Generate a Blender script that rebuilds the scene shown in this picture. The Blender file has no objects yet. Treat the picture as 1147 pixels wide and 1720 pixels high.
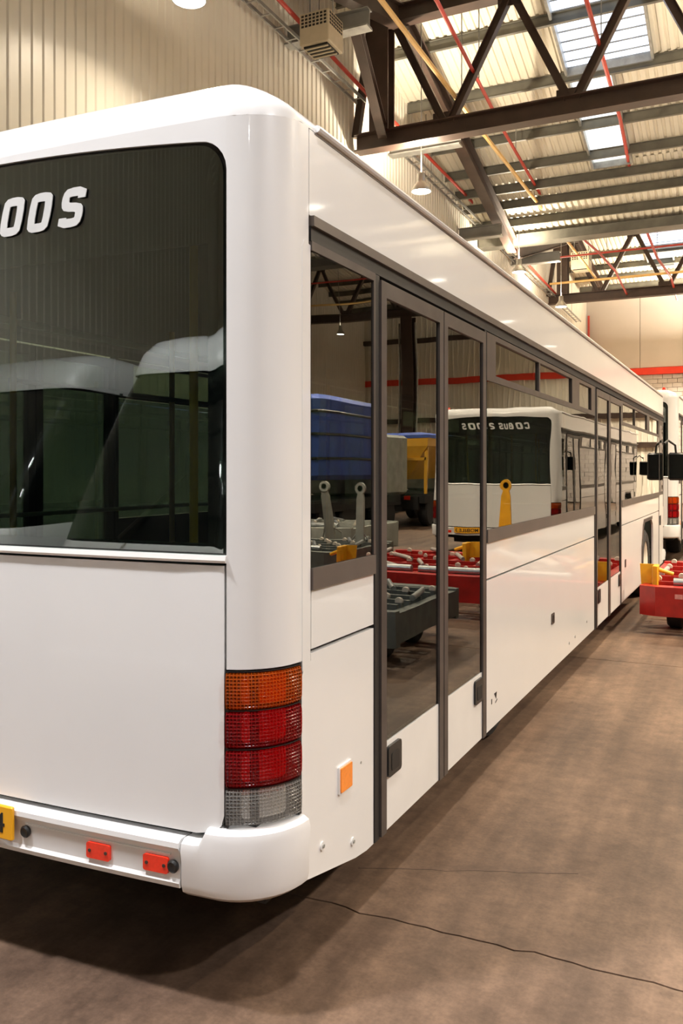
import bpy, bmesh, math, random
from mathutils import Vector, Matrix
random.seed(7)
C = bpy.context.scene.collection
PI = math.pi
R = math.radians

# ------------------------------------------------------------------ camera
H_CAM = 1.786
cam_d = bpy.data.cameras.new('camera')
cam = bpy.data.objects.new('camera', cam_d); C.objects.link(cam)
cam.location = (0, 0, H_CAM)
cam.rotation_euler = (R(90), 0, R(25.8))
cam_d.sensor_fit = 'HORIZONTAL'; cam_d.sensor_width = 36
cam_d.lens = 1450 / 1147 * 36
cam_d.shift_y = -70 / 1147
cam_d.clip_start = 0.05; cam_d.clip_end = 300
bpy.context.scene.camera = cam

# ------------------------------------------------------------------ world, exposure
W = bpy.data.worlds.new('sky'); bpy.context.scene.world = W; W.use_nodes = True
bg = W.node_tree.nodes['Background']
bg.inputs['Color'].default_value = (0.80, 0.88, 1.0, 1); bg.inputs['Strength'].default_value = 2.2
vs = bpy.context.scene.view_settings
vs.view_transform = 'Standard'; vs.look = 'None'; vs.gamma = 1; vs.use_curve_mapping = False
vs.exposure = 0.36
LAMP_DOWN, LAMP_UP = 430.0, 290.0
LAMP_COL = (1.0, 0.85, 0.65)          # rows over the hall
LAMP_BACK = (0.98, 0.97, 1.0)         # whiter tint for lamps behind the viewer, chosen to cool the bus rear
sc = bpy.context.scene
sc.cycles.max_bounces = 10; sc.cycles.transparent_max_bounces = 24
sc.cycles.glossy_bounces = 5; sc.cycles.diffuse_bounces = 5
sc.cycles.caustics_reflective = False; sc.cycles.caustics_refractive = False
sc.cycles.sample_clamp_indirect = 6.0

# ------------------------------------------------------------------ materials
def nt(name):
    m = bpy.data.materials.new(name); m.use_nodes = True
    t = m.node_tree
    return m, t, t.nodes['Principled BSDF']
def mat(name, col, rough=.5, metal=0, coat=0, var=.06, scale=6, bump=0, bscale=60, spec=.5):
    m, t, p = nt(name)
    p.inputs['Roughness'].default_value = rough; p.inputs['Metallic'].default_value = metal
    p.inputs['Coat Weight'].default_value = coat; p.inputs['Coat Roughness'].default_value = .06
    p.inputs['Specular IOR Level'].default_value = spec
    tc = t.nodes.new('ShaderNodeTexCoord')
    n = t.nodes.new('ShaderNodeTexNoise'); n.inputs['Scale'].default_value = scale; n.inputs['Detail'].default_value = 5
    t.links.new(tc.outputs['Object'], n.inputs['Vector'])
    cr = t.nodes.new('ShaderNodeValToRGB')
    cr.color_ramp.elements[0].position = .3; cr.color_ramp.elements[1].position = .7
    cr.color_ramp.elements[0].color = (*[max(0, c * (1 - var)) for c in col], 1)
    cr.color_ramp.elements[1].color = (*[min(1, c * (1 + var)) for c in col], 1)
    t.links.new(n.outputs['Fac'], cr.inputs['Fac']); t.links.new(cr.outputs['Color'], p.inputs['Base Color'])
    if bump:
        n2 = t.nodes.new('ShaderNodeTexNoise'); n2.inputs['Scale'].default_value = bscale; n2.inputs['Detail'].default_value = 4
        t.links.new(tc.outputs['Object'], n2.inputs['Vector'])
        b = t.nodes.new('ShaderNodeBump'); b.inputs['Strength'].default_value = bump; b.inputs['Distance'].default_value = .01
        t.links.new(n2.outputs['Fac'], b.inputs['Height']); t.links.new(b.outputs['Normal'], p.inputs['Normal'])
    return m
def glass(name, tint, ior=1.5, wave=0, gl=(1, 1, 1), rough=0.0):
    m = bpy.data.materials.new(name); m.use_nodes = True; t = m.node_tree
    for n in list(t.nodes): t.nodes.remove(n)
    o = t.nodes.new('ShaderNodeOutputMaterial'); mx = t.nodes.new('ShaderNodeMixShader')
    tr = t.nodes.new('ShaderNodeBsdfTransparent'); tr.inputs['Color'].default_value = (*tint, 1)
    g = t.nodes.new('ShaderNodeBsdfGlossy'); g.inputs['Roughness'].default_value = rough; g.inputs['Color'].default_value = (*gl, 1)
    f = t.nodes.new('ShaderNodeFresnel')
    ge = t.nodes.new('ShaderNodeNewGeometry'); mi = t.nodes.new('ShaderNodeMapRange')     # same reflectance on both faces of the thin pane
    mi.inputs['To Min'].default_value = ior; mi.inputs['To Max'].default_value = 1 / ior
    t.links.new(ge.outputs['Backfacing'], mi.inputs['Value']); t.links.new(mi.outputs[0], f.inputs['IOR'])
    t.links.new(f.outputs[0], mx.inputs[0]); t.links.new(tr.outputs[0], mx.inputs[1]); t.links.new(g.outputs[0], mx.inputs[2])
    t.links.new(mx.outputs[0], o.inputs['Surface'])
    if wave:
        tc = t.nodes.new('ShaderNodeTexCoord')
        n = t.nodes.new('ShaderNodeTexNoise'); n.inputs['Scale'].default_value = 1.6; n.inputs['Detail'].default_value = 1
        t.links.new(tc.outputs['Object'], n.inputs['Vector'])
        b = t.nodes.new('ShaderNodeBump'); b.inputs['Strength'].default_value = wave; b.inputs['Distance'].default_value = .02
        t.links.new(n.outputs['Fac'], b.inputs['Height'])
        t.links.new(b.outputs['Normal'], g.inputs['Normal'])
    return m
def lens(name, tint, col):
    """ribbed plastic lamp lens: a clear coloured skin with a fine moulded grid over a reflector"""
    m = bpy.data.materials.new(name); m.use_nodes = True; t = m.node_tree
    for n in list(t.nodes): t.nodes.remove(n)
    o = t.nodes.new('ShaderNodeOutputMaterial'); mx = t.nodes.new('ShaderNodeMixShader'); mx.inputs[0].default_value = .34
    tr = t.nodes.new('ShaderNodeBsdfTransparent'); tr.inputs['Color'].default_value = (*tint, 1)
    p = t.nodes.new('ShaderNodeBsdfPrincipled'); p.inputs['Base Color'].default_value = (*col, 1); p.inputs['Roughness'].default_value = .16
    tc = t.nodes.new('ShaderNodeTexCoord'); sx = t.nodes.new('ShaderNodeSeparateXYZ'); t.links.new(tc.outputs['UV'], sx.inputs[0])
    hs = []
    for k, fq in ((0, 1 / .0115), (1, 1 / .0115)):
        a = t.nodes.new('ShaderNodeMath'); a.operation = 'MULTIPLY'; a.inputs[1].default_value = fq * 2 * PI
        s_ = t.nodes.new('ShaderNodeMath'); s_.operation = 'SINE'
        t.links.new(sx.outputs[k], a.inputs[0]); t.links.new(a.outputs[0], s_.inputs[0]); hs.append(s_)
    ad = t.nodes.new('ShaderNodeMath'); ad.operation = 'MAXIMUM'
    t.links.new(hs[0].outputs[0], ad.inputs[0]); t.links.new(hs[1].outputs[0], ad.inputs[1])
    mr = t.nodes.new('ShaderNodeMapRange'); mr.inputs['From Min'].default_value = .2; mr.inputs['To Min'].default_value = .18; mr.inputs['To Max'].default_value = .52
    t.links.new(ad.outputs[0], mr.inputs['Value']); t.links.new(mr.outputs[0], mx.inputs[0])
    b = t.nodes.new('ShaderNodeBump'); b.inputs['Strength'].default_value = 1.0; b.inputs['Distance'].default_value = .004
    t.links.new(ad.outputs[0], b.inputs['Height']); t.links.new(b.outputs['Normal'], p.inputs['Normal'])
    t.links.new(tr.outputs[0], mx.inputs[1]); t.links.new(p.outputs[0], mx.inputs[2]); t.links.new(mx.outputs[0], o.inputs['Surface'])
    return m
def emit(name, col, st):
    m, t, p = nt(name)
    p.inputs['Base Color'].default_value = (*col, 1)
    p.inputs['Emission Color'].default_value = (*col, 1); p.inputs['Emission Strength'].default_value = st
    return m

M = {}
M['white'] = mat('white paint', (.75, .75, .745), .28, coat=.5, var=.02, scale=2)
M['white_door'] = mat('white door paint', (.75, .745, .73), .3, coat=.4, var=.03, scale=5)
M['bumper'] = mat('white bumper plastic', (.75, .75, .745), .3, coat=.3, var=.02)
M['frame'] = mat('grey brown aluminium frame', (.078, .064, .057), .42, metal=.25, var=.18, scale=9)
M['band'] = mat('grey brown waist trim', (.115, .095, .082), .45, metal=.2, var=.12, scale=4)
M['rubber'] = mat('black rubber', (.012, .011, .011), .55, var=.1)
M['black'] = mat('black plastic', (.01, .01, .01), .35, var=.1)
M['black_glass'] = mat('dark glass', (.004, .005, .005), .02, var=.02)
M['frit'] = mat('black printed glass border', (.006, .006, .006), .12, var=.05)
M['under'] = mat('dark underbody', (.012, .011, .01), .8, var=.3)
M['inner'] = mat('dark grey lining', (.03, .03, .032), .8, var=.1)
M['inner_light'] = mat('grey ceiling lining', (.07, .07, .068), .7, var=.05)
M['tyre'] = mat('tyre rubber', (.018, .017, .017), .75, var=.2)
M['hub'] = mat('cream painted wheel', (.72, .68, .58), .5, var=.08, scale=10)
M['chrome'] = mat('bright trim strip', (.82, .81, .79), .25, metal=.25, var=.02)
M['silver'] = mat('silver lettering film', (.62, .63, .62), .4, var=.03)
M['plate'] = mat('yellow number plate', (.84, .40, .015), .35, var=.02)
M['red_refl'] = mat('red reflector', (.80, .035, .012), .18, coat=.6, var=.08, scale=90)
M['orange_refl'] = mat('orange reflector', (.92, .26, .01), .2, coat=.6, var=.08, scale=90)
M['lens_amber'] = lens('amber ribbed lens', (.98, .42, .04), (.62, .11, .006))
M['lens_red'] = lens('red ribbed lens', (.95, .09, .07), (.34, .005, .008))
M['lens_clear'] = lens('clear ribbed lens', (.92, .91, .89), (.34, .33, .31))
M['reflector'] = mat('lamp reflector', (.85, .84, .82), .5, var=.02)
M['lamp_back'] = mat('dark lamp interior', (.05, .045, .045), .5, var=.05)
M['glass_side'] = glass('tinted side glass', (.31, .37, .34), 2.25, .06)
M['glass_hop'] = glass('tinted hopper glass', (.50, .55, .49), 2.1, .08)
M['glass_rear'] = glass('tinted rear glass', (.55, .65, .59), 1.95, .0)
M['glass_front'] = glass('windscreen glass', (.2, .24, .23), 1.55, 0)
M['yellow'] = mat('yellow grab pole', (.75, .38, .02), .35, var=.04)
M['clad'] = mat('cream wall cladding', (.78, .74, .645), .36, var=.05, scale=.8)
M['clad_far'] = mat('pale wall board', (.62, .56, .50), .6, var=.04, scale=.6)
M['roof_sheet'] = mat('cream roof sheeting', (.72, .67, .55), .5, var=.05, scale=.9)
M['block'] = mat('pale painted blockwork', (.56, .50, .46), .8, var=.07, scale=3, bump=.3)
M['mortar'] = mat('grey mortar', (.26, .23, .21), .9, var=.1)
M['steel'] = mat('brown painted steel', (.055, .033, .024), .45, var=.25, scale=2.5)
M['purlin'] = mat('galvanised purlin', (.15, .145, .12), .5, metal=.3, var=.25, scale=2)
M['galv'] = mat('galvanised steel', (.34, .34, .32), .45, metal=.5, var=.2, scale=5)
M['greybeam'] = mat('grey painted duct', (.24, .24, .225), .5, var=.1, scale=3)
M['red_pipe'] = mat('red painted pipe', (.50, .045, .028), .4, var=.1, scale=4)
M['yellow_pipe'] = mat('ochre painted pipe', (.72, .46, .16), .4, var=.08, scale=4)
M['red_band'] = mat('red painted rail', (.78, .05, .02), .45, var=.06, scale=2)
M['beige'] = mat('beige heater casing', (.50, .43, .30), .5, var=.06)
M['dolly_red'] = mat('red dolly paint', (.42, .013, .009), .38, var=.22, scale=7, coat=.2)
M['dolly_grey'] = mat('dull grey green steel', (.13, .14, .125), .5, metal=.3, var=.25, scale=7)
M['dolly_pale'] = mat('pale galvanised deck', (.36, .37, .33), .55, metal=.2, var=.2, scale=4)
M['roller'] = mat('galvanised roller', (.45, .47, .47), .3, metal=.85, var=.15, scale=9)
M['castor'] = mat('cream castor ball', (.62, .55, .45), .4, var=.15, scale=20)
M['pipe_grey'] = mat('grey brown roller sleeve', (.34, .30, .27), .5, var=.15, scale=12)
M['yellow_paint'] = mat('yellow stop paint', (.80, .42, .015), .4, var=.12, scale=9)
M['hopper'] = mat('yellow hopper paint', (.70, .36, .02), .45, var=.1, scale=3)
M['blue'] = mat('blue tarpaulin', (.02, .06, .30), .55, var=.15, scale=3)
M['sticker'] = mat('faded pink sticker', (.72, .28, .24), .6, var=.15, scale=30)
M['lamp_glow'] = emit('lamp glow', (1, .93, .80), 22)
M['lamp_shade'] = mat('grey spun lamp shade', (.36, .36, .34), .35, metal=.4, var=.1)
M['ink'] = mat('black lettering', (.01, .01, .01), .5, var=.02)
M['skylight'] = None
def skylight():
    m = bpy.data.materials.new('milky rooflight sheet'); m.use_nodes = True; t = m.node_tree
    for n in list(t.nodes): t.nodes.remove(n)
    o = t.nodes.new('ShaderNodeOutputMaterial'); mx = t.nodes.new('ShaderNodeMixShader'); mx.inputs[0].default_value = .35
    a = t.nodes.new('ShaderNodeBsdfTranslucent'); a.inputs['Color'].default_value = (.9, .82, .66, 1)
    b = t.nodes.new('ShaderNodeBsdfTransparent'); b.inputs['Color'].default_value = (.9, .9, .88, 1)
    t.links.new(a.outputs[0], mx.inputs[1]); t.links.new(b.outputs[0], mx.inputs[2]); t.links.new(mx.outputs[0], o.inputs[0])
    return m
M['skylight'] = skylight()
M['skyglass'] = glass('clear rooflight pane', (.93, .95, 1), 1.3, 0)

def floor_mat():
    m, t, p = nt('worn brown concrete')
    L = t.links.new; N = t.nodes.new
    tc = N('ShaderNodeNewGeometry')
    def noise(s, d, rough=.6, vec=None):
        n = N('ShaderNodeTexNoise'); n.inputs['Scale'].default_value = s; n.inputs['Detail'].default_value = d; n.inputs['Roughness'].default_value = rough
        L(vec or tc.outputs['Position'], n.inputs['Vector']); return n
    mp = N('ShaderNodeMapping'); mp.inputs['Scale'].default_value = (5.0, .22, 1); L(tc.outputs['Position'], mp.inputs['Vector'])
    n1 = noise(.55, 6, .62); n2 = noise(9, 8, .7); n3 = noise(1.0, 4, .6, mp.outputs['Vector']); n4 = noise(60, 3)
    cr = N('ShaderNodeValToRGB'); e = cr.color_ramp.elements
    e[0].position = .34; e[0].color = (.084, .051, .034, 1); e[1].position = .66; e[1].color = (.205, .132, .087, 1)
    L(n1.outputs['Fac'], cr.inputs['Fac'])
    def mix(mode, fac, a, bcol):
        x = N('ShaderNodeMix'); x.data_type = 'RGBA'; x.blend_type = mode; x.inputs[0].default_value = fac
        L(a, x.inputs[6]); L(bcol, x.inputs[7]); return x.outputs[2]
    def ramp(src, p0, c0, p1, c1):
        r_ = N('ShaderNodeValToRGB'); r_.color_ramp.elements[0].position = p0; r_.color_ramp.elements[0].color = (*c0, 1)
        r_.color_ramp.elements[1].position = p1; r_.color_ramp.elements[1].color = (*c1, 1); L(src, r_.inputs['Fac']); return r_.outputs['Color']
    c = mix('MULTIPLY', .75, cr.outputs['Color'], ramp(n2.outputs['Fac'], .3, (.50, .48, .46), .7, (1.35, 1.35, 1.35)))
    c = mix('MULTIPLY', .6, c, ramp(n3.outputs['Fac'], .35, (.58, .56, .54), .65, (1.36, 1.35, 1.33)))
    c = mix('MULTIPLY', .5, c, ramp(n4.outputs['Fac'], .35, (.75, .75, .75), .6, (1.08, 1.08, 1.08)))
    L(c, p.inputs['Base Color'])
    rr = N('ShaderNodeMapRange'); rr.inputs['To Min'].default_value = .42; rr.inputs['To Max'].default_value = .68
    L(n1.outputs['Fac'], rr.inputs['Value']); L(rr.outputs[0], p.inputs['Roughness'])
    p.inputs['Specular IOR Level'].default_value = .4
    b = N('ShaderNodeBump'); b.inputs['Strength'].default_value = .25; b.inputs['Distance'].default_value = .004
    L(n2.outputs['Fac'], b.inputs['Height']); L(b.outputs['Normal'], p.inputs['Normal'])
    return m
M['floor'] = floor_mat()
M['joint'] = mat('dark joint filler', (.03, .022, .017), .9, var=.3)

# ------------------------------------------------------------------ helpers
def tag(o, label=None, cat=None, group=None, kind=None):
    if label: o['label'] = label
    if cat: o['category'] = cat
    if group: o['group'] = group
    if kind: o['kind'] = kind
    return o
def empty(name, loc=(0, 0, 0), rz=0, parent=None):
    o = bpy.data.objects.new(name, None); C.objects.link(o)
    o.location = loc; o.rotation_euler = (0, 0, rz); o.empty_display_size = .2
    if parent: o.parent = parent
    return o
def finish(me, name, m, parent, smooth=True, ang=32):
    if m: me.materials.append(m)
    if smooth and len(me.polygons):
        me.polygons.foreach_set('use_smooth', [True] * len(me.polygons))
        me.set_sharp_from_angle(angle=R(ang))
    o = bpy.data.objects.new(name, me); C.objects.link(o)
    if parent: o.parent = parent
    return o
class MB:
    def __init__(s): s.v = []; s.f = []
    def add(s, vs, fs):
        b = len(s.v); s.v += [tuple(v) for v in vs]; s.f += [tuple(b + i for i in f) for f in fs]; return s
    def box(s, x0, x1, y0, y1, z0, z1):
        return s.add([(x, y, z) for z in (z0, z1) for y in (y0, y1) for x in (x0, x1)],
                     [(0, 2, 3, 1), (4, 5, 7, 6), (0, 1, 5, 4), (2, 6, 7, 3), (0, 4, 6, 2), (1, 3, 7, 5)])
    def cbox(s, x0, x1, y0, y1, z0, z1, c=.01):
        """box with chamfered vertical and top edges"""
        def ring(i, z): return [(x0 + i + c, y0 + i, z), (x1 - i - c, y0 + i, z), (x1 - i, y0 + i + c, z), (x1 - i, y1 - i - c, z),
                                (x1 - i - c, y1 - i, z), (x0 + i + c, y1 - i, z), (x0 + i, y1 - i - c, z), (x0 + i, y0 + i + c, z)]
        return s.loft([ring(c, z0), ring(0, z0 + c), ring(0, z1 - c), ring(c, z1)])
    def loft(s, rings, closed=True, caps=True):
        n = len(rings[0]); vs = [p for r_ in rings for p in r_]; fs = []
        for k in range(len(rings) - 1):
            for i in range(n if closed else n - 1):
                j = (i + 1) % n; fs.append((k * n + i, k * n + j, (k + 1) * n + j, (k + 1) * n + i))
        if caps: fs.append(tuple(range(n))[::-1]); fs.append(tuple((len(rings) - 1) * n + i for i in range(n)))
        return s.add(vs, fs)
    def prism(s, poly, axis, a0, a1):
        def P(u, w, a): return {'x': (a, u, w), 'y': (u, a, w), 'z': (u, w, a)}[axis]
        return s.loft([[P(u, w, a) for u, w in poly] for a in (a0, a1)])
    def frame(s, p0, p1, up=(0, 0, 1)):
        p0, p1 = Vector(p0), Vector(p1); d = (p1 - p0).normalized(); up = Vector(up)
        if abs(d.dot(up)) > .99: up = Vector((1, 0, 0))
        sd = d.cross(up).normalized(); u = sd.cross(d); return p0, p1, d, sd, u
    def cyl(s, p0, p1, r0, n=12, r1=None, caps=True):
        p0, p1, d, a, b = s.frame(p0, p1); r1 = r0 if r1 is None else r1
        return s.loft([[p + (a * math.cos(2 * PI * i / n) + b * math.sin(2 * PI * i / n)) * r_ for i in range(n)] for p, r_ in ((p0, r0), (p1, r1))], caps=caps)
    def tube(s, pts, r, n=8):
        pts = [Vector(p) for p in pts]; rings = []
        for i, p in enumerate(pts):
            d = (pts[min(i + 1, len(pts) - 1)] - pts[max(i - 1, 0)]).normalized()
            up = Vector((0, 0, 1)) if abs(d.z) < .95 else Vector((1, 0, 0))
            a = d.cross(up).normalized(); b = a.cross(d)
            rings.append([p + (a * math.cos(2 * PI * k / n) + b * math.sin(2 * PI * k / n)) * r for k in range(n)])
        return s.loft(rings)
    def lathe(s, prof, axis='z', c=(0, 0, 0), n=24):
        rings = []
        for r_, h in prof:
            ring = []
            for i in range(n):
                a = 2 * PI * i / n; u, w = r_ * math.cos(a), r_ * math.sin(a)
                p = {'z': (u, w, h), 'x': (h, u, w), 'y': (u, h, w)}[axis]; ring.append((p[0] + c[0], p[1] + c[1], p[2] + c[2]))
            rings.append(ring)
        return s.loft(rings)
    def bar(s, p0, p1, w, h, up=(0, 0, 1)):
        p0, p1, d, a, b = s.frame(p0, p1, up)
        return s.loft([[p + a * (sx * w / 2) + b * (sz * h / 2) for sx, sz in ((-1, -1), (1, -1), (1, 1), (-1, 1))] for p in (p0, p1)])
    def ibeam(s, p0, p1, w, h, t=.02, up=(0, 0, 1)):
        p0, p1, d, a, b = s.frame(p0, p1, up); k = t / 2
        sec = [(-w / 2, -h / 2), (w / 2, -h / 2), (w / 2, -h / 2 + t), (k, -h / 2 + t), (k, h / 2 - t), (w / 2, h / 2 - t),
               (w / 2, h / 2), (-w / 2, h / 2), (-w / 2, h / 2 - t), (-k, h / 2 - t), (-k, -h / 2 + t), (-w / 2, -h / 2 + t)]
        return s.loft([[p + a * x + b * y for x, y in sec] for p in (p0, p1)])
    def sphere(s, c, r, n=10):
        return s.lathe([(max(r * math.sin(PI * i / n), .0004), -r * math.cos(PI * i / n)) for i in range(n + 1)], 'z', c, n + 2)
    def build(s, name, m, parent=None, smooth=True, ang=32):
        me = bpy.data.meshes.new(name); me.from_pydata(s.v, [], s.f)
        bm = bmesh.new(); bm.from_mesh(me); bmesh.ops.recalc_face_normals(bm, faces=bm.faces); bm.to_mesh(me); bm.free()
        return finish(me, name, m, parent, smooth, ang)
def copy_tree(o, parent=None):
    c = o.copy(); C.objects.link(c)
    if parent: c.parent = parent
    for ch in o.children: copy_tree(ch, c)
    return c
def text_mesh(s, size, shear=0, offset=0, extrude=.001):
    cu = bpy.data.curves.new('lettering', 'FONT'); cu.body = s; cu.size = size; cu.shear = shear; cu.offset = offset; cu.extrude = extrude
    cu.align_x = 'CENTER'; cu.align_y = 'CENTER'
    o = bpy.data.objects.new('lettering', cu); C.objects.link(o)
    dg = bpy.context.evaluated_depsgraph_get(); dg.update()
    me = bpy.data.meshes.new_from_object(o.evaluated_get(dg)); bpy.data.objects.remove(o); return me

# ------------------------------------------------------------------ the hall
WX, RX, FY, BY = -8.5, 19.0, 48.5, -17.0
YR, YV, ZR, ZV = (18.2, 38.5), (8.0, 28.35, 48.6), 12.6, 9.55     # roof ridges over the trusses, valleys between
# floor: slabs with open joints
fl = empty('floor'); tag(fl, 'worn brown concrete hangar floor cast in long slabs', 'floor', kind='structure')
def joint_edge(y, seed, amp):
    rnd = random.Random(seed); return [(WX - .3 + i * .07, y + rnd.uniform(-amp, amp) * (1 if rnd.random() < .7 else 2)) for i in range(int((RX - WX + .6) / .07) + 2)]
ys = [BY - .3, -7.2, -2.0, 3.18, 8.4, 13.6, 18.8, 24, 29.2, 34.4, 39.6, FY + .3]
for i in range(len(ys) - 1):
    lo = joint_edge(ys[i] + .005, i, .008); hi = joint_edge(ys[i + 1] - .005, i + 1, .008)
    m = MB(); n = len(lo); vs = []
    for a, b in zip(lo, hi): vs += [(a[0], a[1], 0), (b[0], b[1], 0), (a[0], a[1], -.05), (b[0], b[1], -.05)]
    fs = []
    for k in range(n - 1):
        a = 4 * k; fs += [(a, a + 4, a + 5, a + 1), (a + 2, a + 3, a + 7, a + 6), (a, a + 2, a + 6, a + 4), (a + 1, a + 5, a + 7, a + 3)]
    m.add(vs, fs).build('concrete_slab', M['floor'], fl, smooth=False)
rnd_ = random.Random(5); hc = MB(); pp = [(-1.62 + .06 * i, 3.52 + .025 * i + rnd_.uniform(-.008, .008)) for i in range(16)]
for a, b in zip(pp, pp[1:]): hc.bar((a[0], a[1], .0), (b[0], b[1], .0), .003, .001)
tag(hc.build('hairline_crack', M['joint'], fl, False), kind='stuff')
MB().box(WX - .3, RX + .3, BY - .3, FY + .3, -.2, -.035).build('joint_filler', M['joint'], fl, False)

def ribbed(fn, u0, u1, pitch, depth, flat=.62):
    """profile of trapezoid ribs along u: list of (u, d)"""
    out = []; n = int((u1 - u0) / pitch)
    for i in range(n):
        a = u0 + i * pitch; k = pitch
        out += [(a, 0), (a + k * flat, 0), (a + k * (flat + .1), depth), (a + k * .9, depth)]
    out.append((u1, 0)); return out
def ribbed_wall(name, p, fn, v0, v1, m, parent=None, th=.06):
    b = MB(); n = len(p); vs = [];
    for u, d in p: vs += [fn(u, d, v0), fn(u, d, v1)]
    fs = [(2 * i, 2 * i + 2, 2 * i + 3, 2 * i + 1) for i in range(n - 1)]
    b.add(vs, fs)
    o = b.build(name, m, parent, smooth=False)
    return o
wl = empty('wall_left'); tag(wl, 'cream ribbed metal side wall left of the buses', 'wall', kind='structure')
ribbed_wall('wall_cladding', ribbed(None, BY, FY, .2, .02), lambda u, d, v: (WX + d, u, v), 0, 13.2, M['clad'], wl)
MB().box(WX - .12, WX - .02, BY, FY, 0, 13.2).build('wall_backing', M['clad_far'], wl, False)
wr = empty('wall_right'); tag(wr, 'cream ribbed metal wall on the far right side of the hall', 'wall', kind='structure')
ribbed_wall('wall_cladding', ribbed(None, BY, FY, .3, .03), lambda u, d, v: (RX - d, u, v), 0, 13.2, M['clad'], wr)
MB().box(RX + .02, RX + .12, BY, FY, 0, 13.2).build('wall_backing', M['clad_far'], wr, False)
wb = empty('wall_back'); tag(wb, 'cream ribbed metal wall behind the viewer', 'wall', kind='structure')
ribbed_wall('wall_cladding', ribbed(None, WX, RX, .3, .03), lambda u, d, v: (u, BY + d, v), 0, 13.2, M['clad'], wb)
MB().box(WX, RX, BY - .12, BY - .02, 0, 13.2).build('wall_backing', M['clad_far'], wb, False)
# far wall: boards above, red rail, blockwork below; ribbed bay beyond x=2
wf = empty('wall_far'); tag(wf, 'far end wall of pale boards over a red rail and painted blockwork', 'wall', kind='structure')
MB().box(WX - .1, RX + .1, FY + .1, FY + .25, 0, 13.4).build('wall_backing', M['mortar'], wf, False)
x = WX
SZ = 6.86
while x < 1.9:
    x1 = min(x + 2.15 if x > WX else x + 2.78, 2.0)
    MB().cbox(x + .012, x1 - .012, FY, FY + .1, SZ + .40, 13.2, .006).build('wall_board', M['clad_far'], wf, False); x = x1
blk = None; bh, bl = .235, .49; nb = 0; rest = MB()
for r_ in range(int((SZ) / bh) + 1):
    z1 = SZ - r_ * bh; z0 = z1 - bh + .016
    if z0 < 0: break
    for c_ in range(22):
        x0 = WX + (c_ - (.5 if r_ % 2 else 0)) * bl; 
        if x0 + bl > 2.0: continue
        if z1 > 4.6 and -5.2 < x0 < -1.2:
            if blk is None: blk = MB().cbox(0, bl - .016, 0, .1, 0, bh - .016, .006).build('concrete_block', M['block'], wf, False); o = blk
            else: o = blk.copy(); C.objects.link(o)
            o.location = (x0, FY + random.uniform(-.004, .004), z0)
        else: rest.box(max(x0, WX), x0 + bl - .016, FY, FY + .1, z0, z1)
tag(rest.build('blockwork', M['block'], wf, False), kind='stuff')
ribbed_wall('wall_cladding', ribbed(None, 2.0, RX, .3, .03), lambda u, d, v: (u, FY - d, v), 0, 13.2, M['clad'], wf)
MB().box(WX, RX, FY - .10, FY + .05, SZ + .02, SZ + .38).build('red_rail', M['red_band'], wf, False)
for z in (3.0, 4.6, 9.4): MB().box(2.0, RX, FY - .22, FY - .04, z, z + .28).build('wall_girt', M['steel'], wf, False)

# ceiling: corrugated slopes, purlins, rooflights
ce = empty('ceiling'); tag(ce, 'cream corrugated roof in folded slopes on dark purlins', 'ceiling', kind='structure')
def zroof(y):
    pts = [(-40, ZR)] + [(YV[0] - 10.2, ZR)] + [(YV[0], ZV), (YR[0], ZR), (YV[1], ZV), (YR[1], ZR), (YV[2], 11.0)]
    for (a, za), (b, zb) in zip(pts, pts[1:]):
        if a <= y <= b: return za + (zb - za) * (y - a) / (b - a)
    return ZV
SKX = (-4.25, -3.2)
def slope(y0, y1, x0, x1):
    ribbed_wall('roof_sheet', ribbed(None, x0, x1, .2, .04, .5), lambda u, d, v: (u, v, zroof(v) + d), y0, y1, M['roof_sheet'], ce)
    MB().add([(x0, y0, zroof(y0) + .045), (x1, y0, zroof(y0) + .045), (x1, y1, zroof(y1) + .045), (x0, y1, zroof(y1) + .045)], [(0, 1, 2, 3)]).build('roof_deck', M['roof_sheet'], ce, False)
segs = [(-17.3, -12.4), (-12.4, -2.2), (-2.2, YV[0]), (YV[0], YR[0]), (YR[0], YV[1]), (YV[1], YR[1]), (YR[1], FY + .1)]
# rooflight strips: (x0, x1, y0, y1, glazing)
RL = [(-4.25, -2.25, 18.7, 21.5, 'skyglass'), (-4.25, -3.2, 21.6, 25.2, 'skylight'),
      (-4.75, -2.9, 39.4, 41.9, 'skyglass'), (-4.75, -3.6, 42.0, 44.0, 'skylight'),
      (6.5, 8.5, 18.7, 24.0, 'skylight'), (6.5, 8.5, 39.4, 44.0, 'skylight'), (13.5, 15.5, 18.7, 24, 'skylight'),
      (6.5, 8.5, -1.5, 5, 'skylight'), (-4.2, -2.2, -1.5, 4, 'skylight'), (-4.2, -2.2, -11.5, -5, 'skylight'), (6.5, 8.5, -11.5, -5, 'skylight')]
def sheets(y0, y1):
    cuts = sorted({y0, y1} | {c for r_ in RL for c in r_[2:4] if y0 < c < y1})
    for a, b in zip(cuts, cuts[1:]):
        mid = (a + b) / 2; xs = [WX]
        for r_ in sorted(r_ for r_ in RL if r_[2] <= mid <= r_[3]): xs += [r_[0], r_[1]]
        xs.append(RX)
        for i in range(0, len(xs), 2): slope(a, b, xs[i], xs[i + 1])
def segzroof(y, y0, y1, z0, z1): return z0 + (z1 - z0) * (y - y0) / (y1 - y0)
segs = [(-17.3, -2.2), (-2.2, YV[0]), (YV[0], YR[0]), (YR[0], YV[1]), (YV[1], YR[1]), (YR[1], FY + .1)]
for a, b in segs: sheets(a, b)
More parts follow.
